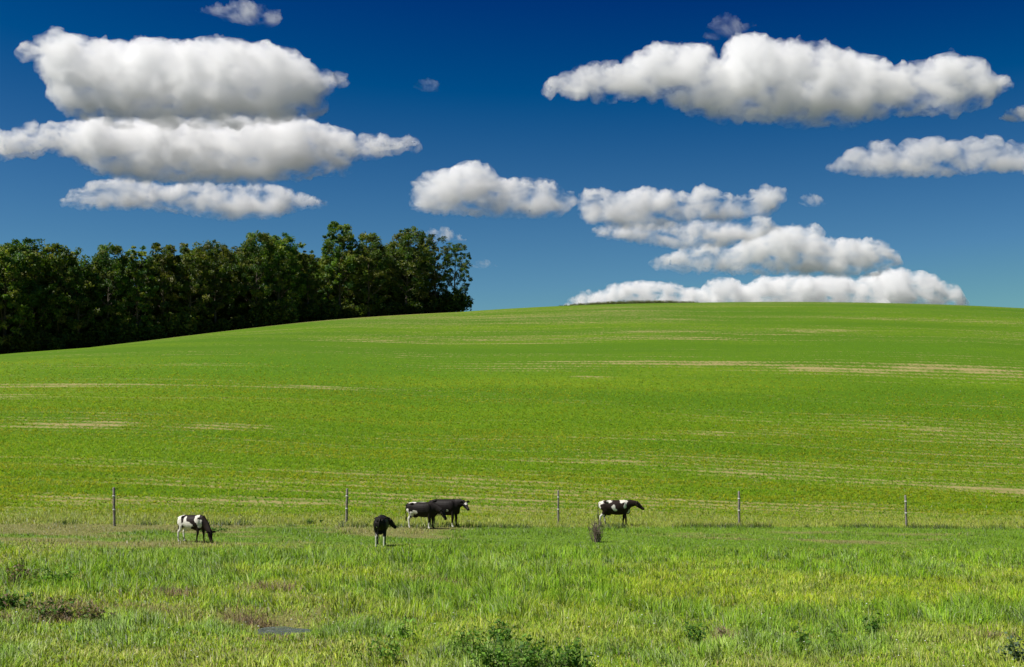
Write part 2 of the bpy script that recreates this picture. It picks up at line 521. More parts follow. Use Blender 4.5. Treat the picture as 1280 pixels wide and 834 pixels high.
    L.new(fine, bp.inputs['Height']); L.new(bp.outputs[0], b.inputs['Normal'])
    add_mat(o, m)
    return o

def wood_edge(x):
    """front edge of the wood, just beyond the brow of the hill"""
    return np.interp(x, [-400, -120, -67.3, -53.8, -38.5, -20.8, -8, 60], [110, 145, 174, 184, 196.5, 210.5, 219.5, 262])

# ------------------------------------------------------------------ grass
def blades(P, h, w, az, lean_az, lean, col):
    n = len(P)
    s = np.stack([np.cos(az), np.sin(az), np.zeros(n)], -1) * (w / 2)[:, None]
    l = np.stack([np.cos(lean_az), np.sin(lean_az), np.zeros(n)], -1) * (lean * h)[:, None]
    up = np.zeros((n, 3)); up[:, 2] = h
    V = np.empty((n, 5, 3))
    V[:, 0] = P - s; V[:, 1] = P + s
    m = P + up * 0.58 + l * 0.30
    V[:, 2] = m - s * 0.85; V[:, 3] = m + s * 0.85
    V[:, 4] = P + up * (1 - 0.25 * lean ** 2)[:, None] + l
    b = np.arange(n)[:, None] * 5
    Q = b + np.array([[0, 1, 3, 2]]); T = b + np.array([[2, 3, 4]])
    return V.reshape(-1, 3), Q, T, np.repeat(col, 5, axis=0)

def short_blades(P, h, w, az, lean_az, lean, col):
    n = len(P)
    s = np.stack([np.cos(az), np.sin(az), np.zeros(n)], -1) * (w / 2)[:, None]
    V = np.empty((n, 3, 3))
    V[:, 0] = P - s; V[:, 1] = P + s
    V[:, 2] = P; V[:, 2, 2] += h
    V[:, 2, 0] += np.cos(lean_az) * lean * h; V[:, 2, 1] += np.sin(lean_az) * lean * h
    T = np.arange(n)[:, None] * 3 + np.array([[0, 1, 2]])
    return V.reshape(-1, 3), T, np.repeat(col, 3, axis=0)

def pick(rs, n, pal, wts):
    pal = np.array(pal); w = np.array(wts, float); w /= w.sum()
    c = pal[rs.choice(len(pal), n, p=w)]
    return c * rs.uniform(0.8, 1.22, (n, 1)) * rs.uniform(0.93, 1.07, (n, 3))

def scatter(rs, n, y0, y1, spread=0.46, pad=4.0, power=1.0):
    """points over the ground in view and a margin to each side; more of them towards the viewer for power > 1"""
    u = rs.random(n)
    y = y0 + (y1 - y0) * u ** power
    x = rs.uniform(-1, 1, n) * (spread * y + pad)
    return x, y

def tall_edge(x):
    return 49.0 + 0.09 * x - 2.5 * np.exp(-((x + 12.2) / 3.0) ** 2) + (fbm(x / 6, x * 0 + 2.2, 15, 3) - 0.5) * 4.5

grass_leaf = leaf_mat('grass_blade', rough=0.42, trans=0.22, spec=0.35, tmult=(1.2, 1.25, 0.45), upn=0.72, mult=(0.94, 0.91, 0.86))

def puddle_gap(x, y):
    return np.exp(-((x + 5.2) / 0.75) ** 2 - ((y - 29.1) / 1.1) ** 2) * (0.55 + 0.45 * sm(0.35, 0.55, vnoise(x * 3, y * 2, 5)))

def build_tall_grass():
    rs = np.random.RandomState(4)
    n = 600000
    x, y = scatter(rs, n, 19, 60, power=1.25)
    edge = tall_edge(x)
    keep = y < edge
    clump = fbm(x * 1.5, y * 1.1, 41, 3)
    keep &= rs.random(n) < sm(0.30, 0.56, clump) * 0.85 + 0.15
    bare = fbm(x / 2.6 + 5, y / 1.7, 51, 3)
    bare_w = sm(0.64, 0.74, bare) * sm(48, 42, y) * 0.7
    keep &= rs.random(n) > bare_w * 0.8
    keep &= rs.random(n) > puddle_gap(x, y) * 1.6
    x, y, clump = x[keep], y[keep], clump[keep]
    n = len(x)
    region = fbm(x / 6, y / 4, 71, 3)
    front = sm(34, 27, y)                                   # greyer, mixed weeds nearest the viewer
    h = (0.09 + 0.23 * sm(0.30, 0.72, clump)) * rs.uniform(0.55, 1.35, n) * (0.75 + 0.6 * sm(0.35, 0.65, region))
    h *= 1 - 0.25 * front
    h *= 1 - 0.75 * np.clip(np.exp(-((x + 5.2) / 1.1) ** 2 - ((y - 27.6) / 1.7) ** 2) * 1.2, 0, 1)
    h *= 0.65 + 0.35 * sm(-0.2, 2.5, edge[keep] - y)
    stray = rs.random(n) < 0.02
    h[stray] *= 1.5
    w = rs.uniform(0.008, 0.019, n) * (1 + 0.35 * sm(32, 50, y))
    A = pick(rs, n, [(0.31, 0.48, 0.010), (0.44, 0.58, 0.022), (0.17, 0.31, 0.008), (0.60, 0.68, 0.10), (0.66, 0.62, 0.28)], [5, 5, 3.2, 2.4, 0.5])
    B = pick(rs, n, [(0.36, 0.49, 0.06), (0.50, 0.61, 0.11), (0.22, 0.34, 0.035), (0.64, 0.70, 0.24), (0.60, 0.56, 0.31)], [5, 4, 3, 2, 0.8])
    k = np.clip(front * 0.75 + sm(0.55, 0.75, fbm(x / 3, y / 2, 91, 3)) * 0.5, 0, 1)
    useB = rs.random(n) < k
    col = np.where(useB[:, None], B, A)
    lush = sm(0.42, 0.62, region + 0.12 * sm(38, 47, y))[:, None]
    pale = sm(0.50, 0.68, fbm(x / 4 + 60, y / 1.8, 151, 4))[:, None]
    col = col * (1 + np.array([[-0.34, -0.14, -0.2]]) * lush) * (1 + np.array([[0.18, 0.10, 0.5]]) * pale)
    col = col * (0.70 + 0.60 * fbm(x * 1.6 + 40, y * 1.2, 87, 3))[:, None]
    z = ground_z(x, y) - 0.01
    V, Q, T, C = blades(np.stack([x, y, z], -1), h, w, rs.uniform(0, 2 * np.pi, n), 12 * vnoise(x * 1.3, y * 1.0, 161) + rs.normal(0.2, 0.8, n), np.abs(rs.normal(0.48, 0.34, n)), col)
    # short undergrowth between the tufts
    n2 = 300000
    x2, y2 = scatter(rs, n2, 19, 56, power=1.15)
    k2 = (y2 < tall_edge(x2) + 1.5) & (rs.random(n2) < sm(0.45, 1.15, np.hypot((x2 + 5.25) / 0.8, (y2 - 29.4) / 0.9) + 0.5 * (vnoise(x2 * 5, y2 * 5, 3) - 0.5)))
    x2, y2 = x2[k2], y2[k2]; n2 = len(x2)
    c2 = pick(rs, n2, [(0.30, 0.46, 0.02), (0.40, 0.54, 0.04), (0.20, 0.34, 0.02), (0.50, 0.56, 0.14), (0.48, 0.42, 0.20)], [4, 4, 3, 2, 0.8])
    c2 = c2 * (0.75 + 0.5 * fbm(x2 / 2, y2, 171, 3))[:, None]
    V2, Q2, T2, C2 = blades(np.stack([x2, y2, ground_z(x2, y2) - 0.01], -1), rs.uniform(0.06, 0.15, n2), rs.uniform(0.010, 0.022, n2), rs.uniform(0, 6.28, n2), rs.uniform(0, 6.28, n2), np.abs(rs.normal(0.6, 0.35, n2)), c2)
    Q = np.concatenate([Q, Q2 + len(V)]); T = np.concatenate([T, T2 + len(V)]); V = np.concatenate([V, V2]); C = np.concatenate([C, C2])
    me = np_mesh('tall_grass', V, [Q, T]); point_color(me, C)
    add_mat(tag(link(bpy.data.objects.new('tall_grass', me)), 'tall mixed green meadow grass filling the foreground', 'grass', kind='stuff'), grass_leaf)

def build_short_grass():
    rs = np.random.RandomState(5)
    n = 640000
    x, y = scatter(rs, n, 44, 90, spread=0.45)
    fy = fence_y(x); edge = tall_edge(x)
    verge = sm(-0.5, 0.6, y - fy)
    keep = (y > edge - 2.0) & (rs.random(n) < 1 - 0.9 * sm(5.5, 14, y - fy))
    dry = sm(0.46, 0.62, fbm(x / 5 + 11, y / 2.2, 61, 5) + 0.13 * sm(-6, -18, x) - 0.16 * sm(-5, 6, x))
    keep &= rs.random(n) > dry * 0.62 * (1 - verge)
    x, y, verge, dry, fy = x[keep], y[keep], verge[keep], dry[keep], fy[keep]
    n = len(x)
    tuft = fbm(x * 0.9, y * 0.7, 44, 3)
    h = (0.05 + 0.10 * sm(0.5, 0.75, tuft)) * rs.uniform(0.6, 1.5, n)
    # ranker grass along the foot of the fence
    fence_t = np.exp(-((y - fy) / 0.55) ** 2) * sm(0.42, 0.6, fbm(x * 0.8, x * 0, 8, 3))
    h += fence_t * rs.uniform(0.05, 0.28, n)
    h += verge * rs.uniform(0.0, 0.12, n) * sm(10, 3, y - fy)
    A = pick(rs, n, [(0.19, 0.38, 0.014), (0.27, 0.45, 0.026), (0.14, 0.29, 0.014)], [4, 3, 3])
    D = pick(rs, n, [(0.42, 0.40, 0.14), (0.30, 0.37, 0.07), (0.50, 0.45, 0.20)], [3, 4, 2])
    Vg = pick(rs, n, [(0.34, 0.46, 0.03), (0.50, 0.56, 0.10), (0.24, 0.37, 0.02), (0.60, 0.58, 0.20)], [5, 4, 3, 1.6])
    Fd = pick(rs, n, [(0.06, 0.12, 0.012), (0.10, 0.12, 0.03)], [3, 1])
    col = np.where((rs.random(n) < dry * 0.85)[:, None], D, A)
    col = np.where((rs.random(n) < verge)[:, None], Vg, col)
    col = np.where((rs.random(n) < fence_t)[:, None], Fd, col)
    z = ground_z(x, y) - 0.005
    V, T, C = short_blades(np.stack([x, y, z], -1), h, rs.uniform(0.012, 0.03, n), rs.uniform(0, 2 * np.pi, n), rs.uniform(0, 2 * np.pi, n), np.abs(rs.normal(0.4, 0.3, n)), col)
    me = np_mesh('pasture_grass', V, [T]); point_color(me, C)
    add_mat(tag(link(bpy.data.objects.new('pasture_grass', me)), 'short grazed pasture grass around the cattle and along the fence', 'grass', kind='stuff'), grass_leaf)

def build_crop():
    """seedlings of the young crop on the near half of the hill, in drill rows along the slope"""
    rs = np.random.RandomState(6)
    n = 330000
    x, y = scatter(rs, n, 48, 150, spread=0.44, power=1.5)
    fy = fence_y(x)
    y = y + 0.0
    row = 0.5
    # gather the plants into rows that follow the slope
    yy = y - 0.05 * x
    yr = np.round(yy / row) * row + rs.normal(0, 0.07, n)
    y = yr + 0.05 * x
    cover = crop_cover(x, y)
    keep = (rs.random(n) < sm(3.5, 12, y - fy)) & (rs.random(n) < sm(0.15, 0.95, cover) ** 1.3) & (rs.random(n) < sm(150, 110, y))
    x, y = x[keep], y[keep]; n = len(x)
    z = ground_z(x, y) - 0.005
    P = np.repeat(np.stack([x, y, z], -1), 4, axis=0)
    m = len(P)
    big = np.repeat(rs.uniform(0.7, 1.5, n), 4)
    h = rs.uniform(0.06, 0.14, m) * big
    la = rs.uniform(0, 2 * np.pi, m)
    col = np.repeat(pick(rs, n, [(0.145, 0.295, 0.006), (0.20, 0.34, 0.008), (0.27, 0.38, 0.02), (0.105, 0.22, 0.006)], [5, 4, 2, 2]), 4, axis=0)
    yel = sm(0.42, 0.60, fbm(x / 14 + 7, y / 2.5, 133, 4) + 0.12 * sm(0.9, 0.55, cover[keep]))
    col = col * (1 + np.repeat(yel, 4)[:, None] * np.array([[0.30, 0.0, 0.3]]))
    V, T, C = short_blades(P, h, rs.uniform(0.03, 0.07, m), la + np.pi / 2, la, rs.uniform(0.5, 1.4, m), col)
    me = np_mesh('crop_seedlings', V, [T]); point_color(me, C)
    add_mat(tag(link(bpy.data.objects.new('crop_seedlings', me)), 'young green crop in drill rows on the lower hillside', 'crop', kind='stuff'), grass_leaf)

def build_dry_grass():
    """matted dead grass along the ditch"""
    rs = np.random.RandomState(8)
    spots = [((302, 783), 0.6, 0.5, 520, 0.8), ((330, 790), 0.5, 0.4, 260, 0.8), ((348, 803), 0.9, 0.25, 120, 0.55), ((95, 772), 1.1, 0.8, 900, 0.9), ((40, 776), 1.3, 0.7, 700, 0.7), ((205, 745), 1.1, 0.9, 600, 0.8),
             ((340, 738), 0.8, 0.8, 450, 0.9), ((545, 728), 1.3, 0.8, 500, 0.7), ((190, 776), 1.2, 0.5, 500, 0.8), ((905, 805), 0.25, 0.25, 200, 1.2), ((30, 728), 1.2, 1.0, 600, 0.8), ((1245, 800), 0.6, 0.4, 260, 0.7)]
    Vs, Qs, Ts, Cs, off = [], [], [], [], 0
    for (uv, rx, ry, n, hs) in spots:
        p = ground_at(*uv)
        x = p.x + rs.normal(0, rx * 0.5, n); y = p.y + rs.normal(0, ry * 0.5, n)
        z = ground_z(x, y)
        col = pick(rs, n, [(0.28, 0.205, 0.125), (0.37, 0.29, 0.18), (0.15, 0.10, 0.06), (0.20, 0.19, 0.08)], [4, 3, 3, 1.5])
        V, Q, T, C = blades(np.stack([x, y, z], -1), rs.uniform(0.12, 0.42, n) * hs, rs.uniform(0.008, 0.018, n), rs.uniform(0, 6.28, n), rs.uniform(0, 6.28, n), np.abs(rs.normal(0.8, 0.4, n)), col)
        Vs.append(V); Qs.append(Q + off); Ts.append(T + off); Cs.append(C); off += len(V)
    me = np_mesh('dry_grass', np.concatenate(Vs), [np.concatenate(Qs), np.concatenate(Ts)]); point_color(me, np.concatenate(Cs))
    add_mat(tag(link(bpy.data.objects.new('dry_grass', me)), 'matted brown dead grass along the wet ditch in the foreground', 'dry grass', kind='stuff'), grass_leaf)

def build_flowers():
    rs = np.random.RandomState(9)
    n = 130
    x, y = scatter(rs, n, 23.5, 34, power=1.4)
    Vs = []; Fs = []; off = 0
    z = ground_z(x, y) + rs.uniform(0.18, 0.38, n)
    for i in range(n):
        r = rs.uniform(0.012, 0.026); a0 = rs.uniform(0, 6.28)
        ring = [(x[i] + r * math.cos(a0 + k * 1.0472), y[i] + r * 0.8 * math.sin(a0 + k * 1.0472), z[i] + rs.uniform(-.2, .4) * r) for k in range(6)]
        Vs += ring + [(x[i], y[i], z[i] + r * 0.5), (x[i], y[i], z[i] - r * 0.7)]
        for k in range(6):
            Fs.append((off + k, off + (k + 1) % 6, off + 6)); Fs.append((off + (k + 1) % 6, off + k, off + 7))
        off += 8
    me = np_mesh('white_flowers', Vs, [np.array(Fs)])
    add_mat(tag(link(bpy.data.objects.new('white_flowers', me)), 'tiny white wild flowers dotted through the nearest grass', 'flowers', kind='stuff'), plain_mat('white_petal', (0.75, 0.76, 0.70), 0.8))

CORN_X = np.arange(9.0, 38.6, 1.5)          # front edge of the cornfield, just over the brow
CORN_Y = np.array([252.0, 251.25, 250.5, 250.25, 250.0, 249.75, 249.5, 249.5, 249.75, 250.0, 250.25, 250.75, 251.25, 251.75, 252.5, 253.25, 254.25, 255.0, 255.75, 256.75])

def build_cornfield():
    rs = np.random.RandomState(10)
    n = 4200
    x = rs.uniform(CORN_X[0], CORN_X[-1], n)
    y = np.interp(x, CORN_X, CORN_Y) + rs.uniform(0, 9, n)
    Vs, Qs, Ts, Cs, off = [], [], [], [], 0
    z = ground_z(x, y)
    col = pick(rs, n, [(0.075, 0.11, 0.022), (0.11, 0.13, 0.03), (0.17, 0.155, 0.06), (0.055, 0.085, 0.02)], [4, 3, 1, 3])
    hh = rs.uniform(1.75, 2.15, n)
    V, Q, T, C = blades(np.stack([x, y, z], -1), hh, np.full(n, 0.035), rs.uniform(0, 6.28, n), rs.uniform(0, 6.28, n), np.abs(rs.normal(0, 0.05, n)), col * np.array([[1.2, 1.15, 1.0]]))
    Vs.append(V); Qs.append(Q); Ts.append(T); Cs.append(C); off += len(V)
    for k in range(7):
        zz = z + hh * (0.25 + 0.1 * k)
        V, Q, T, C = blades(np.stack([x, y, zz], -1), rs.uniform(0.3, 0.5, n), rs.uniform(0.07, 0.11, n), rs.uniform(0, 6.28, n), rs.uniform(0, 6.28, n), rs.uniform(0.8, 1.7, n), col)
        Vs.append(V); Qs.append(Q + off); Ts.append(T + off); Cs.append(C); off += len(V)
    me = np_mesh('cornfield', np.concatenate(Vs), [np.concatenate(Qs), np.concatenate(Ts)]); point_color(me, np.concatenate(Cs))
    add_mat(tag(link(bpy.data.objects.new('cornfield', me)), 'strip of standing corn along the brow of the hill', 'corn', kind='stuff'), grass_leaf)

# ------------------------------------------------------------------ trees
bark = plain_mat('bark', (0.075, 0.060, 0.045), 0.9, 3.0, (0.14, 0.12, 0.095), 0.2, 0.6)
tree_leaf = leaf_mat('tree_leaf', rough=0.5, trans=0.40, spec=0.25, mult=(1.0, 0.91, 0.88), tmult=(1.3, 1.35, 0.4), vary=0.95, upn=0.25)

def tube(path, radii, sides=7):
    """tapered tube along a list of points"""
    P = [Vector(p) for p in path]
    V, Fq = [], []
    for i, p in enumerate(P):
        d = (P[min(i + 1, len(P) - 1)] - P[max(i - 1, 0)]).normalized()
        a = d.orthogonal().normalized(); b = d.cross(a)
        # keep rings from twisting
        ref = Vector((1, 0, 0)) if abs(d.x) < 0.9 else Vector((0, 1, 0))
        a = (ref - d * ref.dot(d)).normalized(); b = d.cross(a)
        for k in range(sides):
            t = 2 * math.pi * k / sides
            V.append(p + (a * math.cos(t) + b * math.sin(t)) * radii[i])
    for i in range(len(P) - 1):
        for k in range(sides):
            k2 = (k + 1) % sides
            Fq.append((i * sides + k, i * sides + k2, (i + 1) * sides + k2, (i + 1) * sides + k))
    return np.array([v[:] for v in V]), np.array(Fq)

class Shells:
    def __init__(self): self.V, self.F, self.n = [], [], 0
    def add(self, V, F):
        self.V.append(V); self.F.append(F + self.n); self.n += len(V)
    def mesh(self, name, smooth=True): return np_mesh(name, np.concatenate(self.V), [np.concatenate(self.F)], smooth)

def leaf_quads(rs, C, size, flat=0.0):
    """diamond leaves at centres C with random tilt"""
    n = len(C)
    a = rs.normal(size=(n, 3)); a[:, 2] *= (1 - flat); a /= np.linalg.norm(a, axis=1)[:, None]
    b = rs.normal(size=(n, 3)); b[:, 2] *= (1 - flat); b -= a * (a * b).sum(1)[:, None]; b /= np.linalg.norm(b, axis=1)[:, None]
    s = size * rs.uniform(0.65, 1.35, n)
    V = np.empty((n, 4, 3))
    V[:, 0] = C - a * s[:, None]; V[:, 2] = C + a * s[:, None]
    V[:, 1] = C + b * (s * 0.5)[:, None]; V[:, 3] = C - b * (s * 0.5)[:, None]
    return V.reshape(-1, 3), np.arange(n * 4).reshape(n, 4)

LEAF_PAL = [(0.082, 0.145, 0.022), (0.104, 0.160, 0.024), (0.165, 0.198, 0.040), (0.048, 0.098, 0.022), (0.128, 0.152, 0.042), (0.062, 0.125, 0.042)]

def tree_meshes(seed, height=16.0, radius=4.6, crown_lo=0.22, n_clumps=130, leaves=75, airy=1.0, dome=False):
    """trunk with forking limbs, and a crown of leaf clumps hung on the limb ends"""
    rng = random.Random(seed); rs = np.random.RandomState(seed)
    sh = Shells()
    tips = []
    lean = Vector((rng.uniform(-0.5, 0.5), rng.uniform(-0.5, 0.5), 0))
    top = Vector((lean.x, lean.y, height * 0.8))
    trunk = [Vector((0, 0, -1.0)), Vector((0, 0, 0.3)), Vector((lean.x * 0.2, lean.y * 0.2, height * 0.25)), Vector((lean.x * 0.6, lean.y * 0.4, height * 0.5)), top]
    r0 = height * 0.016
    sh.add(*tube(trunk, [r0 * 1.5, r0 * 1.15, r0 * 0.85, r0 * 0.55, r0 * 0.15], 9))
    lop = [(rng.uniform(0, 6.28), rng.uniform(0.25, 0.6)) for _ in range(3)]
    def prof(f):      # crown radius against height fraction
        q = (f - crown_lo) / (1 - crown_lo)
        if dome: return radius * math.sqrt(max(0.02, 1 - (max(0, q - 0.35) / 0.66) ** 2)) * (0.75 + 0.25 * min(1, q * 3))
        return radius * max(0.15, math.sin(math.pi * min(1, max(0, 0.16 + 0.80 * q))) ** 0.6)
    nl = 15
    for i in range(nl):
        f0 = crown_lo * 0.8 + (0.72 - crown_lo * 0.8) * (i + rng.random()) / nl
        a = i * 2.4 + rng.uniform(-0.4, 0.4)
        base = Vector((lean.x * f0, lean.y * f0, height * f0))
        f1 = min(0.97, f0 + rng.uniform(0.12, 0.3))
        rr = prof(f1) * rng.uniform(0.6, 0.95)
        end = Vector((lean.x * f1 + math.cos(a) * rr, lean.y * f1 + math.sin(a) * rr, height * f1))
        mid = base.lerp(end, 0.5) + Vector((0, 0, -0.35 + rng.uniform(-.3, .3)))
        rb = r0 * (0.55 - 0.35 * f0)
        sh.add(*tube([base, base.lerp(mid, 0.55) + Vector((0, 0, 0.1)), mid, end], [rb, rb * 0.75, rb * 0.55, rb * 0.15], 6))
        tips += [end, base.lerp(end, 0.75)]
        for j in range(3):
            s = mid.lerp(end, rng.uniform(0, 0.7))
            e = s + Vector((rng.gauss(0, 1), rng.gauss(0, 1), rng.uniform(0.1, 1.3))) * rr * 0.38
            sh.add(*tube([s, s.lerp(e, 0.5) + Vector((0, 0, 0.12)), e], [rb * 0.4, rb * 0.25, rb * 0.08], 5))
            tips.append(e)
    tips.append(top)
    n_clumps = int(n_clumps * 1.45)
    cents, cols, rads = [], [], []
    for i in range(n_clumps):
        if i < len(tips): c = tips[i]
        else:
            f = rng.uniform(crown_lo, 0.97); a = rng.uniform(0, 2 * math.pi)
            rr = prof(f) * rng.uniform(0.35, 1.0) ** 0.5 * (0.92 + 0.14 * math.cos(2 * a + lop[0][0] + 5 * f))
            c = Vector((lean.x * f + math.cos(a) * rr, lean.y * f + math.sin(a) * rr, height * f))
        cents.append(c); rads.append(rng.uniform(0.35, 1.0) * radius / 4.6)
        base = LEAF_PAL[rng.choices(range(6), [5, 4, 2.5, 3, 2, 2])[0]]
        g = rng.uniform(0.8, 1.25)
        cols.append([q * g for q in base])
    C, K = [], []
    for c, r, col in zip(cents, rads, cols):
        n = int(leaves * 0.85 * rng.uniform(0.6, 1.3) * airy)
        d = rs.normal(size=(n, 3)); d /= np.linalg.norm(d, axis=1)[:, None]
        d *= (r * rs.random(n) ** 0.45)[:, None]; d[:, 2] *= 0.65
        C.append(np.array(c[:]) + d)
        K.append(np.array(col) * rs.uniform(0.75, 1.3, (n, 1)))
    V, Fq = leaf_quads(rs, np.concatenate(C), 0.20, 0.3)
    crown = np_mesh('crown', V, [Fq]); point_color(crown, np.repeat(np.concatenate(K), 4, axis=0))
    crown.materials.append(tree_leaf)
    tm = sh.mesh('trunk'); tm.materials.append(bark)
    top_z = V[:, 2].max()
    return tm, crown, top_z

TREE_KINDS = {
    'round': tree_meshes(101, 16, 4.8, 0.20, 150, 80),
    'dome': tree_meshes(102, 16, 4.2, 0.30, 140, 80, dome=True),
    'broad': tree_meshes(103, 16, 5.6, 0.22, 170, 80, dome=True),
    'airy': tree_meshes(104, 16, 4.2, 0.16, 105, 62, airy=0.8),
    'slim': tree_meshes(105, 16, 3.4, 0.15, 115, 75),
    'ragged': tree_meshes(106, 16, 4.6, 0.18, 110, 78, airy=0.9),
    'full': tree_meshes(107, 16, 5.0, 0.12, 165, 85),
}

def plant_tree(kind, x, y, height, label, group, rz, width=1.0, name='broadleaf_tree'):
    tm, cr, top = TREE_KINDS[kind]
    root = empty(name, (x, y, gz(x, y) - 0.1), rz)
    s = height / top
    root.scale = (s * width, s * width, s)
    tag(root, label, 'tree', group)
    link(bpy.data.objects.new('trunk', tm), root)
    link(bpy.data.objects.new('crown', cr), root)
    return root

def build_wood():
    rng = random.Random(77)
    G = 'trees of the wood on the hill'
    front = [  # u, top v, kind, back from the edge, width, label
        (567, 302, 'ragged', 3.0, 0.95, 'airy tree at the right end of the wood, sky showing through its leaves'),
        (544, 292, 'airy', 4.5, 1.0, 'thin crowned tree second from the right end of the wood'),
        (507, 283, 'broad', 4.0, 1.0, 'broad round topped tree near the right end of the wood'),
        (460, 290, 'round', 3.2, 0.95, 'olive green tree between the dome topped tree and the broad round one'),
        (424, 277, 'dome', 5.5, 0.95, 'tallest tree of the wood, its dome top standing above the rest'),
        (384, 312, 'slim', 3.0, 1.0, 'low slim tree in the dip left of the tallest dome topped tree'),
        (347, 289, 'full', 4.0, 1.0, 'full leafy tree just left of the dip in the treetops'),
        (318, 289, 'round', 3.0, 0.9, 'round tree beside the full leafy one left of the dip in the treetops'),
        (268, 299, 'broad', 4.5, 0.9, 'yellowish broad tree in the middle of the wood edge'),
        (236, 302, 'ragged', 2.8, 1.0, 'ragged tree standing left of the yellowish broad tree'),
        (203, 303, 'dome', 4.0, 0.9, 'dome shaped tree with bright leaves on its left side'),
        (170, 306, 'slim', 3.0, 1.1, 'narrow tree with a gap of sky beside its top'),
        (132, 304, 'round', 3.6, 0.95, 'rounded tree rising right of the lowest treetops of the left part'),
        (96, 318, 'ragged', 2.6, 1.0, 'shorter ragged tree among the lowest treetops of the left part'),
        (72, 303, 'full', 4.0, 0.9, 'dense dark tree third from the left edge of the photo'),
        (36, 296, 'airy', 3.5, 1.1, 'open crowned tree with thin top twigs near the left edge of the photo'),
        (4, 297, 'full', 3.0, 1.0, 'green tree cut off by the left edge of the photo'),
    ]
    for i, (u, v, kind, back, wd, lab) in enumerate(front):
        # foot on the wood edge at this bearing
        sx = (u - 640) / F_PX
        ys = np.arange(150, 260, 0.25)
        j = np.nonzero(ys > wood_edge(sx * ys))[0][0]
        y = ys[j] + back; x = sx * y
        h = at(u, v, y).z - gz(x, y) + 0.1
        plant_tree(kind, x, y, h, lab, G, rng.uniform(0, 6.28), wd * (0.86 + 0.1 * rng.random()))
    # deeper rows: only tops and dark gaps show
    n = 0
    for row, (back, step) in enumerate([(9, 5.2), (15, 5.6), (22, 6.5), (30, 8)]):
        u = -20 + row * 9
        while u < 556 - row * 14:
            sx = (u - 640) / F_PX
            ys = np.arange(130, 300, 0.25)
            j = np.nonzero(ys > wood_edge(sx * ys))[0][0]
            y = ys[j] + back + rng.uniform(-1.5, 1.5); x = sx * y
            vt = np.interp(u, [-20, 34, 100, 170, 240, 300, 345, 390, 424, 470, 510, 560], [305, 308, 321, 318, 312, 306, 303, 316, 306, 303, 301, 322]) + rng.uniform(-1, 11)
            h = min(at(u, vt, y).z - gz(x, y), 23)
            plant_tree(rng.choice(['round', 'full', 'ragged', 'full', 'broad']), x, y, h, 'dark tree deep in the wood, mostly hidden behind the trees along its edge', 'trees deep in the wood', rng.uniform(0, 6.28), 1.05)
            u += step * F_PX / y
            n += 1
    # beyond the left side of the frame the wood goes on
    for k in range(9):
        x = -74 - 7 * k + rng.uniform(-1, 1)
        for back in (4, 11):
            y = float(wood_edge(np.array([x]))[0]) + back
            plant_tree(rng.choice(['round', 'full', 'broad']), x - back * 0.3, y, rng.uniform(15, 17.5), 'tree of the wood beyond the left edge of the photo', 'trees left of the photo', rng.uniform(0, 6.28))
    # undergrowth at the foot of the wood
    rs = np.random.RandomState(12)
    kinds = []
    for k in range(3):
        d = rs.normal(size=(1500, 3)); d /= np.linalg.norm(d, axis=1)[:, None]
        d *= rs.random((1500, 1)) ** 0.4; d *= np.array([1.7, 1.3, 1.25])
        d *= (0.75 + 0.45 * np.array([mnoise.noise(Vector(q) * 1.1 + Vector((k * 9.0, 0, 0))) for q in d]))[:, None]
        d[:, 2] += 1.1
        d = d[d[:, 2] > 0.02]
        V, Fq = leaf_quads(rs, d, 0.17, 0.2)
        me = np_mesh('foliage', V, [Fq])
        pal = pick(rs, len(d), LEAF_PAL[:4], [4, 3, 1, 3])
        point_color(me, np.repeat(pal, 4, axis=0)); me.materials.append(tree_leaf)
        st = Shells()
        for q in range(7):
            a = q * 0.9; st.add(*tube([(0, 0, -0.2), (0.3 * math.cos(a), 0.3 * math.sin(a), 0.7), (0.9 * math.cos(a), 0.8 * math.sin(a), 1.7)], [0.05, 0.035, 0.01], 5))
        sm_ = st.mesh('stems'); sm_.materials.append(bark)
        kinds.append((me, sm_))
    spots = [(u + rng.uniform(-5, 5), 2.2 + rng.uniform(-0.6, 1.6)) for u in range(-12, 586, 14)]
    spots += [(u + rng.uniform(-6, 6), 8 + rng.uniform(-1.5, 1.5)) for u in range(-12, 566, 17)] + [(u + rng.uniform(-6, 6), 15 + rng.uniform(-2, 2)) for u in range(-12, 550, 18)]
    for k, (u, back) in enumerate(spots):
        sx = (u - 640) / F_PX
        ys = np.arange(150, 260, 0.25)
        j = np.nonzero(ys > wood_edge(sx * ys))[0][0]
        y = ys[j] + back; x = sx * y
        root = empty('bush', (x, y, gz(x, y) - 0.1), rng.uniform(0, 6.28))
        s = rng.uniform(0.8, 1.9) * (1 if back < 5 else 1.5); root.scale = (s * 1.1, s * 1.1, s)
        tag(root, 'dark bush in the undergrowth at the shaded foot of the wood', 'bush', 'bushes at the foot of the wood')
        me, st = kinds[k % 3]
        link(bpy.data.objects.new('foliage', me), root); link(bpy.data.objects.new('stem', st), root)

# ------------------------------------------------------------------ cattle
def hide_mat():
    m, N, L = new_mat('cow_hide')
    out = N.new('ShaderNodeOutputMaterial'); b = N.new('ShaderNodeBsdfPrincipled')
    at_ = N.new('ShaderNodeAttribute'); at_.attribute_name = 'tint'
    L.new(at_.outputs['Color'], b.inputs['Base Color'])
    b.inputs['Roughness'].default_value = 0.6; b.inputs['Specular IOR Level'].default_value = 0.12
    L.new(b.outputs[0], out.inputs['Surface'])
    return m
HIDE = hide_mat()
EYE_MAT = plain_mat('dark_eye', (0.01, 0.008, 0.007), 0.15, spec=0.6)

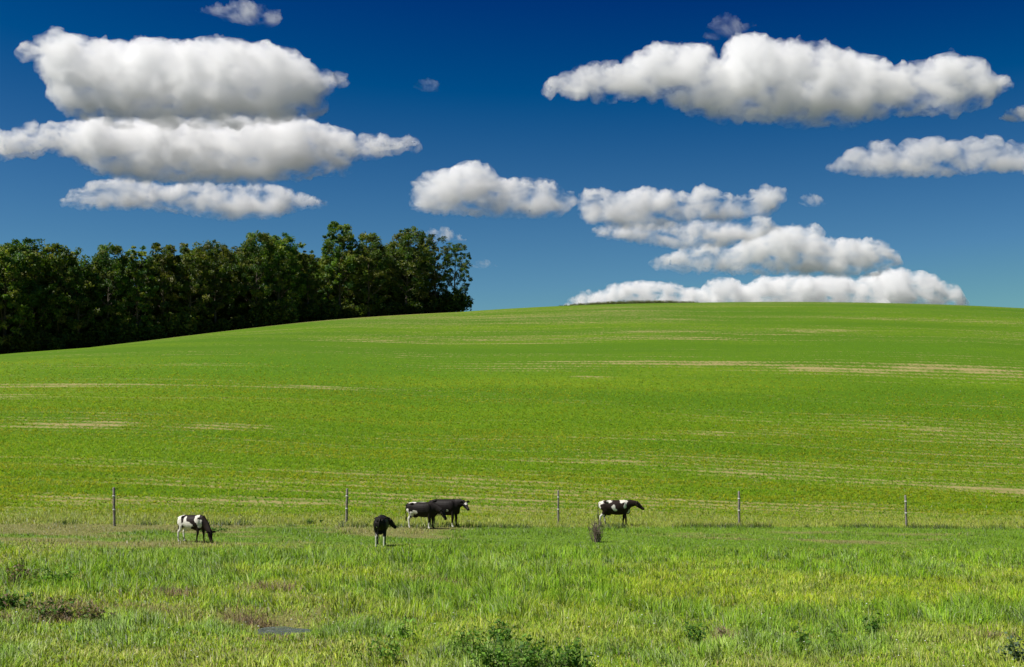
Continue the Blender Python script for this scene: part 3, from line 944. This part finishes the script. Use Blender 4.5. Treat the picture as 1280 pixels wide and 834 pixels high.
def loft(sections, sides=16):
    """closed shell through (point, side radius, up radius) sections"""
    P = [Vector(s[0]) for s in sections]
    V, Fq, Ft = [], [], []
    for i, (p, rs_, ru) in enumerate(sections):
        p = Vector(p)
        d = (P[min(i + 1, len(P) - 1)] - P[max(i - 1, 0)]).normalized()
        side = Vector((0, 1, 0)) if abs(d.y) < 0.85 else Vector((1, 0, 0))
        side = (side - d * side.dot(d)).normalized()
        up = side.cross(d) * -1
        for k in range(sides):
            t = 2 * math.pi * k / sides
            V.append((p + side * math.cos(t) * rs_ + up * math.sin(t) * ru)[:])
    n = len(sections)
    for i in range(n - 1):
        for k in range(sides):
            k2 = (k + 1) % sides
            a, b, c, d = i * sides + k, i * sides + k2, (i + 1) * sides + k2, (i + 1) * sides + k
            Ft += [(a, b, c), (a, c, d)]
    for e, i in ((0, 0), (1, n - 1)):
        p = P[i]; q = P[1] if i == 0 else P[n - 2]
        r = min(sections[i][1], sections[i][2])
        V.append((p + (p - q).normalized() * r * 0.5)[:]); ci = len(V) - 1
        for k in range(sides):
            k2 = (k + 1) % sides
            Ft.append((i * sides + k2, i * sides + k, ci) if i == 0 else (i * sides + k, i * sides + k2, ci))
    return np.array(V), np.array(Ft)

def ball(c, r):
    return ICO2[0] * np.array(r if not isinstance(r, (int, float)) else (r, r, r)) + np.array(c), ICO2[1]

def cow(label, loc, rz, scale, head, yaw, legs, patches, seed, base=(0.014, 0.011, 0.010), tail_side=0.04, white=(0.72, 0.68, 0.60)):
    """head: 'graze' | 'level' | 'up'; yaw: head turned to its left (+) or right; legs: forward swing of (fl, fr, hl, hr); patches: white ellipsoids"""
    sh = Shells()
    # barrel: narrow rump, wide belly, deep chest, flat back
    sh.add(*loft([((-0.80, 0, 1.08), .09, .11), ((-0.74, 0, 1.05), .19, .20), ((-0.58, 0, 1.01), .255, .275), ((-0.36, 0, .96), .285, .32), ((-0.1, 0, .925), .315, .36),
                  ((0.14, 0, .915), .315, .37), ((0.36, 0, .935), .275, .355), ((0.52, 0, .975), .22, .315), ((0.66, 0, 1.0), .14, .22)], 22))
    for s in (-1, 1):
        sh.add(*ball((-0.46, s * .19, 1.20), (.10, .07, .055)))       # hip bone
        sh.add(*ball((-0.75, s * .10, 1.13), (.07, .05, .06)))        # pin bone
        sh.add(*ball((0.36, s * .20, .98), (.17, .09, .24)))          # shoulder
    sh.add(*ball((0.40, 0, 1.20), (.20, .09, .10)))                   # withers
    sh.add(*ball((-0.36, 0, .62), (.15, .11, .10)))                   # udder
    sh.add(*ball((0.58, 0, .74), (.13, .09, .15)))                    # brisket
    # legs
    fl, fr, hl, hr = legs
    for s, q in ((1, fl), (-1, fr)):
        y = s * .155
        sh.add(*loft([((.42, y * 1.1, .95), .09, .15), ((.43, y, .76), .085, .11), ((.43 + q * .35, y, .58), .06, .075), ((.44 + q * .6, y, .40), .048, .056), ((.43 + q * .68, y, .36), .044, .05),
                      ((.43 + q * .85, y, .16), .032, .036), ((.44 + q * .95, y, .10), .042, .046), ((.47 + q, y, .04), .05, .058), ((.48 + q, y, -.01), .054, .068)], 12))
    for s, q in ((1, hl), (-1, hr)):
        y = s * .165
        sh.add(*loft([((-.62, y * .9, 1.08), .10, .17), ((-.58, y, .92), .115, .20), ((-.50, y * 1.1, .76), .095, .155), ((-.57 + q * .35, y, .60), .062, .09), ((-.68 + q * .55, y, .48), .045, .062),
                      ((-.68 + q * .62, y, .42), .04, .05), ((-.665 + q * .85, y, .18), .033, .038), ((-.655 + q * .92, y, .11), .043, .048), ((-.62 + q, y, .04), .05, .06), ((-.61 + q, y, -.01), .054, .07)], 12))
    # neck and head
    base_p = Vector((.50, 0, 1.04))
    if head == 'graze':
        poll, muz = Vector((1.02, 0, .50)), Vector((1.16, 0, .10))
    elif head == 'level':
        poll, muz = Vector((1.02, 0, 1.12)), Vector((1.37, 0, .86))
    elif head == 'mid':
        poll, muz = Vector((1.02, 0, 1.02)), Vector((1.30, 0, .72))
    elif head == 'low':
        poll, muz = Vector((1.04, 0, .86)), Vector((1.26, 0, .50))
    else:
        poll, muz = Vector((.92, 0, 1.30)), Vector((1.30, 0, 1.12))
    pivot = Vector((.56, 0, 0))
    def turn(p, k=1.0):
        p = Vector(p) - pivot
        return Matrix.Rotation(yaw * k, 3, 'Z') @ p + pivot
    poll_t, muz_t = turn(poll), turn(muz)
    hyaw = yaw * 0.9
    cpt = muz - poll
    muz_t = poll_t + (Matrix.Rotation(yaw * 1.9, 3, 'Z') @ cpt)
    fwd = (muz_t - poll_t).normalized()
    side = Vector((0, 0, 1)).cross(fwd); side = side.normalized() if side.length > 1e-3 else Vector((0, 1, 0))
    upv = fwd.cross(side)
    mid = base_p.lerp(poll_t, 0.5) + Vector((0, 0, .03 if head != 'graze' else .06))
    mid = turn(base_p.lerp(poll, .5) + Vector((0, 0, .05)), 0.5)
    sh.add(*loft([((.38, 0, 1.0), .17, .30), (base_p, .155, .26), (mid, .105, .185), (poll_t - fwd * .02, .085, .125)], 16))
    L_ = (muz_t - poll_t).length
    hp = lambda f, u=0.0: poll_t + fwd * (L_ * f) + upv * u
    def hsec(f, w, h, u=0.0):
        return (hp(f, u), w, h)
    hd = [hsec(-.12, .075, .075), hsec(0, .105, .115), hsec(.25, .112, .125, -.01), hsec(.5, .085, .105, -.015), hsec(.75, .068, .082, -.015), hsec(.95, .078, .075, -.01), hsec(1.06, .066, .058, -.01)]
    # orient head sections with the head's own side vector
    V, Fc = [], []
    sides = 14
    for (p, w, h) in hd:
        for k in range(sides):
            t = 2 * math.pi * k / sides
            V.append((p + side * math.cos(t) * w + upv * math.sin(t) * h)[:])
    for i in range(len(hd) - 1):
        for k in range(sides):
            k2 = (k + 1) % sides
            a, b, c, d = i * sides + k, i * sides + k2, (i + 1) * sides + k2, (i + 1) * sides + k
            Fc += [(a, b, c), (a, c, d)]
    V.append(hp(-.2)[:]); V.append(hp(1.12, -.01)[:])
    e = (len(hd) - 1) * sides
    for k in range(sides):
        k2 = (k + 1) % sides
        Fc += [(k2, k, len(V) - 2), (e + k, e + k2, len(V) - 1)]
    sh.add(np.array(V), np.array(Fc))
    for s in (-1, 1):
        a = hp(.02, .07) + side * s * .08
        b = a + side * s * .11 + upv * .01 - fwd * .02; c = a + side * s * .22 - upv * .03 + fwd * .0
        sh.add(*loft([(a, .022, .04), (b, .03, .062), (c, .02, .03)], 10))
    # tail
    ts = tail_side
    sh.add(*loft([((-.76, 0, 1.20), .035, .035), ((-.86, ts * .3, 1.12), .03, .03), ((-.89, ts, .85), .024, .024), ((-.88, ts * 1.2, .60), .028, .028), ((-.88, ts * 1.4, .45), .045, .045), ((-.87, ts * 1.5, .33), .02, .02)], 8))
    me = remeshed('cow', np.concatenate(sh.V), [np.concatenate(sh.F)], 0.016, 4)
    n = len(me.vertices)
    P = np.empty(n * 3, np.float32); me.vertices.foreach_get('co', P); P = P.reshape(-1, 3).astype(float)
    w = np.zeros(n)
    wob = np.array([mnoise.fractal(Vector(p) * 6.0 + Vector((seed * 7.3, 0, 0)), 0.8, 2.0, 4) for p in P])
    for (cx, cy_, cz, rx, ry_, rz_) in patches:
        d = np.sqrt(((P[:, 0] - cx) / rx) ** 2 + ((P[:, 1] - cy_) / ry_) ** 2 + ((P[:, 2] - cz) / rz_) ** 2)
        w = np.maximum(w, sm(1.08, 0.97, d + wob * 0.5))
    tone = 1 + 0.25 * wob
    col = np.array(base)[None] * tone[:, None] * (1 - w[:, None]) + np.array(white)[None] * (1 - 0.08 * np.abs(wob))[:, None] * w[:, None]
    hoof = P[:, 2] < 0.055
    col[hoof] = (0.05, 0.042, 0.035)
    nose = np.linalg.norm(P - np.array(hp(1.06)[:]), axis=1) < 0.075
    col[nose] = (0.035, 0.028, 0.026)
    point_color(me, col)
    me.materials.append(HIDE)
    o = link(bpy.data.objects.new('cow', me))
    o.location = loc; o.rotation_euler = (0, 0, rz); o.scale = (scale,) * 3
    tag(o, label, 'cow', 'cattle in the pasture', 'thing')
    for s in (-1, 1):
        p = hp(.30, .03) + side * s * .103
        V, Fc = ball((0, 0, 0), .021)
        em = np_mesh('eye', V, [Fc], True); em.materials.append(EYE_MAT)
        eo = link(bpy.data.objects.new('eye', em), o); eo.location = p
    return o

def build_cattle():
    def spot(u, v):
        p = ground_at(u, v); return (p.x, p.y, p.z - 0.015)
    white_hind = [(-.66, .17, .30, .14, .12, .36), (-.66, -.17, .30, .14, .12, .36)]
    # grazing heifer, mostly white flank with dark patches, head down to the right
    cow('black and white cow grazing alone on the left with its head down', spot(241, 678), R(-24), 0.82, 'graze', -0.15, (.10, -.10, .02, -.06),
        [(-.70, 0, 1.12, .24, .40, .30), (-.62, -.2, .62, .22, .28, .55), (-.62, .2, .62, .22, .28, .55), (-.18, -.25, .80, .34, .30, .17), (-.26, -.25, 1.0, .09, .30, .22), (.34, -.05, 1.14, .10, .40, .22), (.52, -.2, .9, .10, .22, .22),
         (-.1, 0, .6, .4, .3, .08), (1.12, 0, .25, .06, .04, .12), (.1, -.25, .83, .10, .2, .10)], 1, base=(0.020, 0.013, 0.011))
    # seen from behind, turned away, head to the right
    cow('black cow seen from behind with white lower hind legs and its head turned right', spot(476, 683), R(93), 0.92, 'mid', -0.72, (0, 0, .04, -.05),
        [(-.68, .17, .27, .13, .11, .28), (-.68, -.17, .25, .13, .11, .24), (-.78, .13, .66, .08, .06, .22), (-.84, .09, .45, .07, .07, .16)], 2, tail_side=0.07)
    # front one of the pair, hind legs white
    cow('black cow with white hind legs standing in front of the all black cow', spot(528, 661), R(-20), 0.97, 'low', -0.10, (.05, -.04, -.14, .06),
        [(-.68, .17, .35, .20, .12, .34), (-.74, -.17, .35, .24, .12, .36), (-.70, -.2, .80, .13, .2, .17), (-.28, -.28, .80, .13, .2, .10), (-.48, -.1, .72, .10, .3, .13), (-.50, -.04, 1.25, .24, .16, .08), (.43, -.15, .16, .07, .10, .22), (-.1, 0, 1.28, .30, .06, .04)], 3)
    # rear one of the pair, facing right, looking round
    cow('all black cow with a white blaze looking round behind the white legged one', spot(557, 659), R(-22), 1.04, 'level', -0.32, (.03, -.03, .02, -.04),
        [(.43, -.16, .12, .07, .08, .10), (-.40, -.28, .82, .09, .12, .08), (.20, -.30, .78, .07, .12, .05), (1.12, -.22, 1.10, .09, .09, .07), (-.30, 0, .56, .14, .14, .05)], 4)
    # walking to the right
    cow('black and white cow walking right beside the bare twiggy shrub', spot(770, 657.5), R(-6), 1.0, 'level', -0.05, (-.10, .08, .16, -.14),
        [(-.74, 0, 1.20, .16, .30, .13), (-.80, -.05, .75, .08, .24, .36), (-.72, -.17, .35, .16, .12, .32), (-.70, .17, .35, .16, .12, .3), (-.30, -.12, 1.22, .16, .25, .07), (.36, -.05, 1.20, .22, .30, .09), (.46, -.15, 1.06, .08, .25, .17),
         (-.12, -.3, .95, .10, .12, .12), (-.05, -.3, .82, .10, .14, .06), (.6, 0, .78, .10, .12, .12)], 5, base=(0.022, 0.014, 0.011))

# ------------------------------------------------------------------ fence posts, shrub, weeds, puddle
def build_posts():
    wood = plain_mat('weathered_post', (0.16, 0.14, 0.12), 0.85, 14.0, (0.30, 0.27, 0.24), 0.2, 0.5)
    rub = plain_mat('pale_insulator', (0.55, 0.54, 0.50), 0.5)
    spots = [(143, 658, 1.70, 0.045, 'leaning grey fence post to the left of the grazing cow'), (433, 655, 1.68, -0.012, 'grey fence post between the grazing cow and the cow seen from behind'),
             (698, 655, 1.66, 0.0, 'slim dark fence post between the black pair and the walking cow'), (924, 656, 1.70, -0.01, 'grey fence post standing to the right of the walking cow'),
             (1133, 659, 1.64, 0.006, 'last grey fence post towards the right edge of the photo')]
    for i, (u, v, h, tilt, lab) in enumerate(spots):
        p = ground_at(u, v)
        root = empty('fence_post', (p.x, p.y, p.z), 0.3 * i)
        tag(root, lab, 'fence post', 'fence posts along the foot of the hill')
        rng = random.Random(i)
        r = 0.062 if i != 2 else 0.05
        path = [(0, 0, -0.3), (0.004, 0, 0.3), (-0.006, 0.004, 0.8), (0.004, -0.003, 1.2), (0, 0, h - 0.02), (0, 0, h)]
        V, Fq = tube(path, [r * 1.05, r, r * .97, r * .95, r * .92, r * .72], 10)
        top = np.array([[0, 0, h + 0.01]]); nV = len(V)
        cap = np.array([(nV - 10 + k, nV - 10 + (k + 1) % 10, nV) for k in range(10)])
        me = np_mesh('post', np.concatenate([V, top]), [Fq, cap], True); me.materials.append(wood)
        link(bpy.data.objects.new('post', me), root)
        for zz in (0.72, 1.32):
            s = Shells()
            s.add(*tube([(0, 0, zz - .035), (0, 0, zz - .03), (0, 0, zz + .03), (0, 0, zz + .035)], [r * .9, r * 1.13, r * 1.13, r * .9], 10))
            s.add(*tube([(0, -r, zz), (0, -r - .05, zz), (0, -r - .055, zz)], [.02, .026, .004], 8))
            im = s.mesh('insulator'); im.materials.append(rub)
            link(bpy.data.objects.new('insulator', im), root)
        root.rotation_euler = (0.015 * (i % 3 - 1), -tilt, 0)

def build_bare_shrub():
    rng = random.Random(31)
    p = ground_at(746, 678)
    twig = plain_mat('grey_brown_twig', (0.17, 0.125, 0.10), 0.9, 8.0, (0.27, 0.21, 0.17))
    root = empty('bare_shrub', (p.x, p.y, p.z)); tag(root, 'bare twiggy grey brown shrub in the pasture near the walking cow', 'shrub')
    main, fine = Shells(), Shells()
    for i in range(32):
        a = rng.uniform(0, 6.28); sp = rng.uniform(0.05, 0.24); h = rng.uniform(0.45, 1.1)
        b = Vector((rng.gauss(0, .09), rng.gauss(0, .09), -0.05))
        e = b + Vector((math.cos(a) * sp, math.sin(a) * sp, h))
        m = b.lerp(e, .5) + Vector((rng.gauss(0, .03), rng.gauss(0, .03), 0))
        main.add(*tube([b, m, e], [.016, .011, .005], 5))
        for j in range(8):
            s = b.lerp(e, rng.uniform(.15, .95))
            q = s + Vector((rng.gauss(0, .12), rng.gauss(0, .12), rng.uniform(.03, .22)))
            fine.add(*tube([s, s.lerp(q, .5) + Vector((0, 0, .01)), q], [.008, .006, .003], 4))
    for s, nm in ((main, 'stem'), (fine, 'crown')):  # crown holds the fine side twigs, as separate pieces
        me = s.mesh(nm); me.materials.append(twig); link(bpy.data.objects.new(nm, me), root)

def build_weeds():
    leafm = leaf_mat('weed_leaf', rough=0.6, trans=0.3, spec=0.15, upn=0.3)
    stemm = plain_mat('weed_stem', (0.10, 0.13, 0.04), 0.7)
    def weed(u, v, h, spread, stems, label, pal, seed, cat='weed', name='leafy_weed', leaf=0.06, group='leafy weeds in the foreground grass', dens=1.0):
        rng = random.Random(seed); rs = np.random.RandomState(seed)
        p = ground_at(u, v)
        root = empty(name, (p.x, p.y, p.z)); tag(root, label, cat, group)
        st = Shells(); C = []
        for i in range(stems):
            a = rng.uniform(0, 6.28); b = Vector((rng.gauss(0, spread * .35), rng.gauss(0, spread * .3), -0.03))
            hh = h * rng.uniform(.55, 1.1)
            e = b + Vector((math.cos(a) * spread * .35, math.sin(a) * spread * .35, hh))
            m = b.lerp(e, .5) + Vector((0, 0, .03))
            st.add(*tube([b, m, e], [.007, .006, .003], 5))
            k = int(16 * dens)
            for j in range(k):
                f = rng.uniform(.12, 1)
                q = b.lerp(e, f); an = rng.uniform(0, 6.28); r = leaf * rng.uniform(.4, 1.7)
                C.append((q.x + math.cos(an) * r, q.y + math.sin(an) * r, q.z + rng.uniform(-.02, .05)))
        V, Fq = leaf_quads(rs, np.array(C), leaf, 0.45)
        me = np_mesh('leaves', V, [Fq]); point_color(me, np.repeat(pick(rs, len(C), pal, [1] * len(pal)), 4, axis=0)); me.materials.append(leafm)
        link(bpy.data.objects.new('leaves', me), root)
        sm_ = st.mesh('stems'); sm_.materials.append(stemm); link(bpy.data.objects.new('stem', sm_), root)
        return root
    dk = [(0.075, 0.17, 0.025), (0.11, 0.225, 0.03), (0.055, 0.13, 0.02)]
    md = [(0.15, 0.29, 0.035), (0.21, 0.36, 0.05), (0.11, 0.22, 0.03)]
    br = [(0.19, 0.14, 0.09), (0.26, 0.19, 0.125), (0.14, 0.11, 0.06)]
    gy = [(0.10, 0.15, 0.08), (0.15, 0.20, 0.11), (0.07, 0.11, 0.06)]
    weed(646, 842, .66, .95, 60, 'largest dark leafy weed clump at the bottom middle of the photo', dk + md, 1, leaf=.05)
    weed(628, 812, .56, .46, 22, 'tall dark weed right behind the largest leafy clump', dk + md[2:], 2, leaf=.05)
    weed(588, 822, .55, .50, 22, 'mid green weed just left of the largest dark clump', md, 3, leaf=.045)
    weed(712, 838, .52, .50, 22, 'dark low weed just right of the largest dark clump', dk, 4, leaf=.045)
    weed(868, 808, .50, .32, 14, 'dark leafy weed between the bottom middle clump and the brown dead plant', dk, 5, leaf=.045)
    weed(1006, 818, .55, .22, 12, 'dark upright weed right of the brown dead plant', dk, 6, leaf=.045)
    weed(1042, 810, .52, .34, 13, 'pale green bushy weed beside the dark upright weed', md, 7, leaf=.045)
    weed(1092, 802, .56, .20, 11, 'dark narrow weed standing alone in the lower right grass', dk, 8, leaf=.05)
    weed(1276, 828, .60, .45, 16, 'grey green blurred weed in the bottom right corner of the photo', gy, 9, leaf=.05)
    weed(505, 800, .50, .18, 7, 'thin stemmed weed up the slope left of the bottom middle clump', md, 10, leaf=.05, dens=.7)
    weed(480, 830, .50, .48, 18, 'spreading weed at the bottom edge left of the thin stemmed weed', md, 11, leaf=.045)
    weed(905, 808, .42, .14, 7, 'brown dead plant among the green grass on the lower right', br, 12, 'dead plant', 'dead_plant', leaf=.035)
    weed(18, 768, .55, .7, 26, 'dark brambly bush by the left edge of the photo above the ditch', dk + br[:1], 13, 'bush', 'low_bush', leaf=.06, group='low bushes by the ditch')
    weed(62, 774, .48, .7, 24, 'low bush with brown and green leaves in the middle of the ditch bushes', dk + br, 14, 'bush', 'low_bush', leaf=.055, group='low bushes by the ditch')
    weed(112, 778, .36, .6, 18, 'brownest low bush at the right end of the ditch bushes', br + dk[:1], 15, 'bush', 'low_bush', leaf=.05, group='low bushes by the ditch')
    weed(60, 738, .6, .8, 22, 'light green leafy bush standing behind the dark ditch bushes', md, 16, 'bush', 'low_bush', leaf=.06, group='low bushes by the ditch')
    weed(24, 730, .55, .6, 18, 'grey brown dry bush behind the light green bush at the left edge', br + md[:1], 17, 'bush', 'low_bush', leaf=.05, group='low bushes by the ditch')
    weed(265, 664, .18, .8, 14, 'low green weed patch in the pasture just above the grazing cow', dk, 18, leaf=.05, group='weeds in the pasture')
    weed(388, 655, .24, .5, 12, 'dark weed tuft left of the post behind the cow seen from behind', dk, 19, leaf=.05, group='weeds in the pasture')

def build_puddle():
    m, N, L = new_mat('still_ditch_water')
    out = N.new('ShaderNodeOutputMaterial'); b = N.new('ShaderNodeBsdfPrincipled')
    b.inputs['Base Color'].default_value = (0.07, 0.085, 0.095, 1); b.inputs['Roughness'].default_value = 0.08; b.inputs['IOR'].default_value = 1.33
    n = N.new('ShaderNodeTexNoise'); n.inputs['Scale'].default_value = 6
    geo = N.new('ShaderNodeNewGeometry'); L.new(geo.outputs['Position'], n.inputs['Vector'])
    bp = N.new('ShaderNodeBump'); bp.inputs['Strength'].default_value = 0.5; bp.inputs['Distance'].default_value = 0.03
    L.new(n.outputs['Fac'], bp.inputs['Height']); L.new(bp.outputs[0], b.inputs['Normal'])
    L.new(b.outputs[0], out.inputs['Surface'])
    V = [(-5.25, 29.6, 0)] + [(-5.25 + 0.60 * (1 + .2 * math.sin(3 * t + 1)) * math.cos(t), 29.45 + 0.75 * (1 + .15 * math.cos(3 * t)) * math.sin(t), 0) for t in np.linspace(0, 2 * math.pi, 40, endpoint=False)]
    Fc = [(0, 1 + k, 1 + (k + 1) % 40) for k in range(40)]
    o = link(bpy.data.objects.new('puddle_water', np_mesh('puddle_water', V, [np.array(Fc)])))
    o.location.z = gz(-5.25, 29.5) + 0.33
    tag(o, kind='structure'); add_mat(o, m)

# ------------------------------------------------------------------ build
build_ground()
build_puddle()
build_tall_grass()
build_short_grass()
build_crop()
build_dry_grass()
build_flowers()
build_cornfield()
build_wood()
build_cattle()
build_posts()
build_bare_shrub()
build_weeds()

thick = cloud_mat('cloud_droplets', 0.044, 52, 0.39, 0.60, stretch=1.9, detail=5, aniso=0.05, base_fade=0.45)
thick_far = cloud_mat('far_cloud_droplets', 0.033, 72, 0.385, 0.60, stretch=1.9, detail=5, aniso=0.05, base_fade=0.45)
fray = cloud_mat('frayed_cloud_droplets', 0.030, 50, 0.40, 0.66, aniso=0.05, detail=5, base_fade=0.10)
fray_far = cloud_mat('far_frayed_cloud_droplets', 0.020, 70, 0.40, 0.66, aniso=0.05, detail=5, base_fade=0.10)
soft = cloud_mat('soft_cloud_droplets', 0.022, 75, 0.38, 0.66, aniso=0.05)
small = cloud_mat('small_cloud_droplets', 0.12, 60, 0.36, 0.62, aniso=0.05, base_fade=0.25)
thin = cloud_mat('thin_cloud_droplets', 0.042, 60, 0.40, 0.66, aniso=0.0, base_fade=0.2)
faint = cloud_mat('faint_cloud_droplets', 0.022, 60, 0.40, 0.68, aniso=0.0, base_fade=0.2)

cloud('long white cloud spanning most of the sky above the right half of the hill',
      [(683,106),(690,99),(720,84),(745,77),(790,69),(815,57),(830,51),(870,54),(900,71),(915,64),(930,44),(945,38),(960,49),(1000,49),(1040,59),(1090,69),(1115,84),(1145,74),(1175,84),(1180,67),(1215,69),(1230,84),(1254,97)],
      [(683,110),(700,118),(770,121),(830,122),(870,141),(960,149),(1030,155),(1060,152),(1120,141),(1200,139),(1240,122),(1254,101)], 140, 2450, thick, 3, n=130, fringe=fray)
cloud('flat topped cloud at the top of the stack of three over the wood',
      [(33,62),(42,48),(60,40),(85,36),(100,46),(140,51),(190,47),(230,51),(270,44),(300,50),(340,54),(370,70),(390,84),(428,92)],
      [(33,66),(45,76),(66,88),(76,104),(84,140),(140,152),(250,156),(340,156),(392,143),(402,112),(430,97)], 140, 2450, thick, 5, n=120, fringe=fray)
cloud('widest cloud in the middle of the stack of three over the wood',
      [(-30,168),(0,164),(40,154),(75,154),(100,146),(150,146),(240,144),(340,138),(380,146),(440,164),(518,172)],
      [(-30,190),(0,197),(35,194),(60,188),(110,202),(130,217),(160,225),(300,229),(430,214),(440,194),(500,188),(518,178)], 222, 2950, thick, 8, n=130, fringe=fray)
cloud('narrow lens shaped cloud lowest of the stack of three over the wood',
      [(78,252),(85,242),(110,227),(160,220),(200,228),(280,227),(340,227),(375,240),(408,251)],
      [(78,256),(100,259),(140,260),(180,260),(250,269),(290,274),(340,271),(390,259),(408,254)], 268, 3500, thick_far, 12, n=80, fringe=fray_far)
cloud('single white cloud between the wood and the right clouds, rounded high left end',
      [(518,252),(521,238),(536,214),(560,204),(590,199),(608,207),(616,222),(650,222),(680,221),(700,234),(718,246)],
      [(518,256),(525,263),(560,266),(620,270),(680,271),(705,264),(718,250)], 268, 3500, thick_far, 14, n=80, fringe=fray_far)
cloud('lumpy cloud with a notched top, highest of the pile over the hilltop',
      [(728,244),(734,236),(755,236),(790,239),(805,230),(830,236),(860,241),(880,230),(900,239),(930,244),(945,234),(970,231),(980,245)],
      [(728,252),(740,280),(800,287),(850,281),(900,276),(960,266),(980,249)], 280, 3600, thick_far, 17, n=80, fringe=fray_far)
cloud('thin flat cloud tucked under the lumpy notched cloud over the hilltop',
      [(742,284),(750,280),(800,279),(880,274),(920,273),(955,269),(974,281)],
      [(742,290),(760,298),(800,303),(850,311),(920,309),(974,287)], 302, 3900, thick_far, 21, n=50, fringe=fray_far)
cloud('wedge shaped cloud with two humps in the middle of the pile over the hilltop',
      [(815,326),(822,320),(870,306),(930,300),(970,284),(1015,278),(1030,288),(1060,299),(1085,295),(1110,303),(1122,324)],
      [(815,331),(850,338),(950,340),(1050,345),(1095,343),(1122,330)], 342, 4700, thick_far, 23, n=80, fringe=fray_far)
cloud('white cloud rising behind the cornfield on the hilltop',
      [(708,380),(716,371),(735,362),(760,353),(800,350),(860,355),(884,364)],
      [(708,384),(730,392),(800,394),(860,392),(884,378)], 385, 5800, thick_far, 27, n=50, fringe=fray_far)
cloud('broad white cloud resting on the skyline right of the hilltop cornfield',
      [(872,374),(890,349),(910,344),(940,346),(1000,343),(1080,344),(1120,333),(1150,336),(1190,354),(1206,376)],
      [(872,382),(900,392),(1000,396),(1150,392),(1195,388),(1206,381)], 388, 5800, thick_far, 29, n=70, fringe=fray_far)
cloud('pale grey cloud running out of the right side of the sky',
      [(1036,207),(1050,196),(1080,178),(1110,174),(1150,172),(1200,167),(1240,168),(1280,178),(1330,186),(1380,200)],
      [(1036,211),(1060,216),(1100,220),(1180,219),(1240,214),(1330,216),(1380,206)], 217, 2900, soft, 31, n=70, fringe=fray)
cloud('small thin cloud above the stack of three clouds', [(244,13),(260,6),(300,-2),(330,4),(352,14)], [(244,17),(280,28),(330,38),(346,34),(352,20)], 36, 1900, thin, 37, n=40)
cloud('tiny white cloud cut off by the right edge of the sky', [(1250,146),(1262,136),(1280,128),(1312,132)], [(1250,150),(1268,154),(1295,153),(1312,148)], 150, 2450, small, 41, n=20)
cloud('faint wisp just above the long white cloud', [(880,46),(890,22),(905,12),(925,24),(945,28)], [(880,50),(900,53),(920,50),(945,33)], 50, 1950, faint, 43, n=20)
cloud('tiny faint puff alone in the blue between the two big cloud groups', [(516,106),(530,96),(545,96),(554,106)], [(516,110),(530,116),(545,116),(554,109)], 112, 2200, faint, 47, n=14)
cloud('tiny soft puff to the right of the lumpy notched cloud', [(998,250),(1008,241),(1022,241),(1034,252)], [(998,254),(1010,260),(1025,260),(1034,256)], 258, 3400, thin, 51, n=14)
cloud('small soft cloud just above the right end of the wood', [(528,295),(540,284),(555,281),(568,288),(582,299)], [(528,300),(545,304),(565,304),(582,302)], 303, 3900, thin, 53, n=18)
cloud('faint small puff low in the sky right of the wood', [(586,330),(600,322),(612,324),(622,332)], [(586,333),(600,337),(615,336),(622,334)], 335, 4600, faint, 57, n=12)
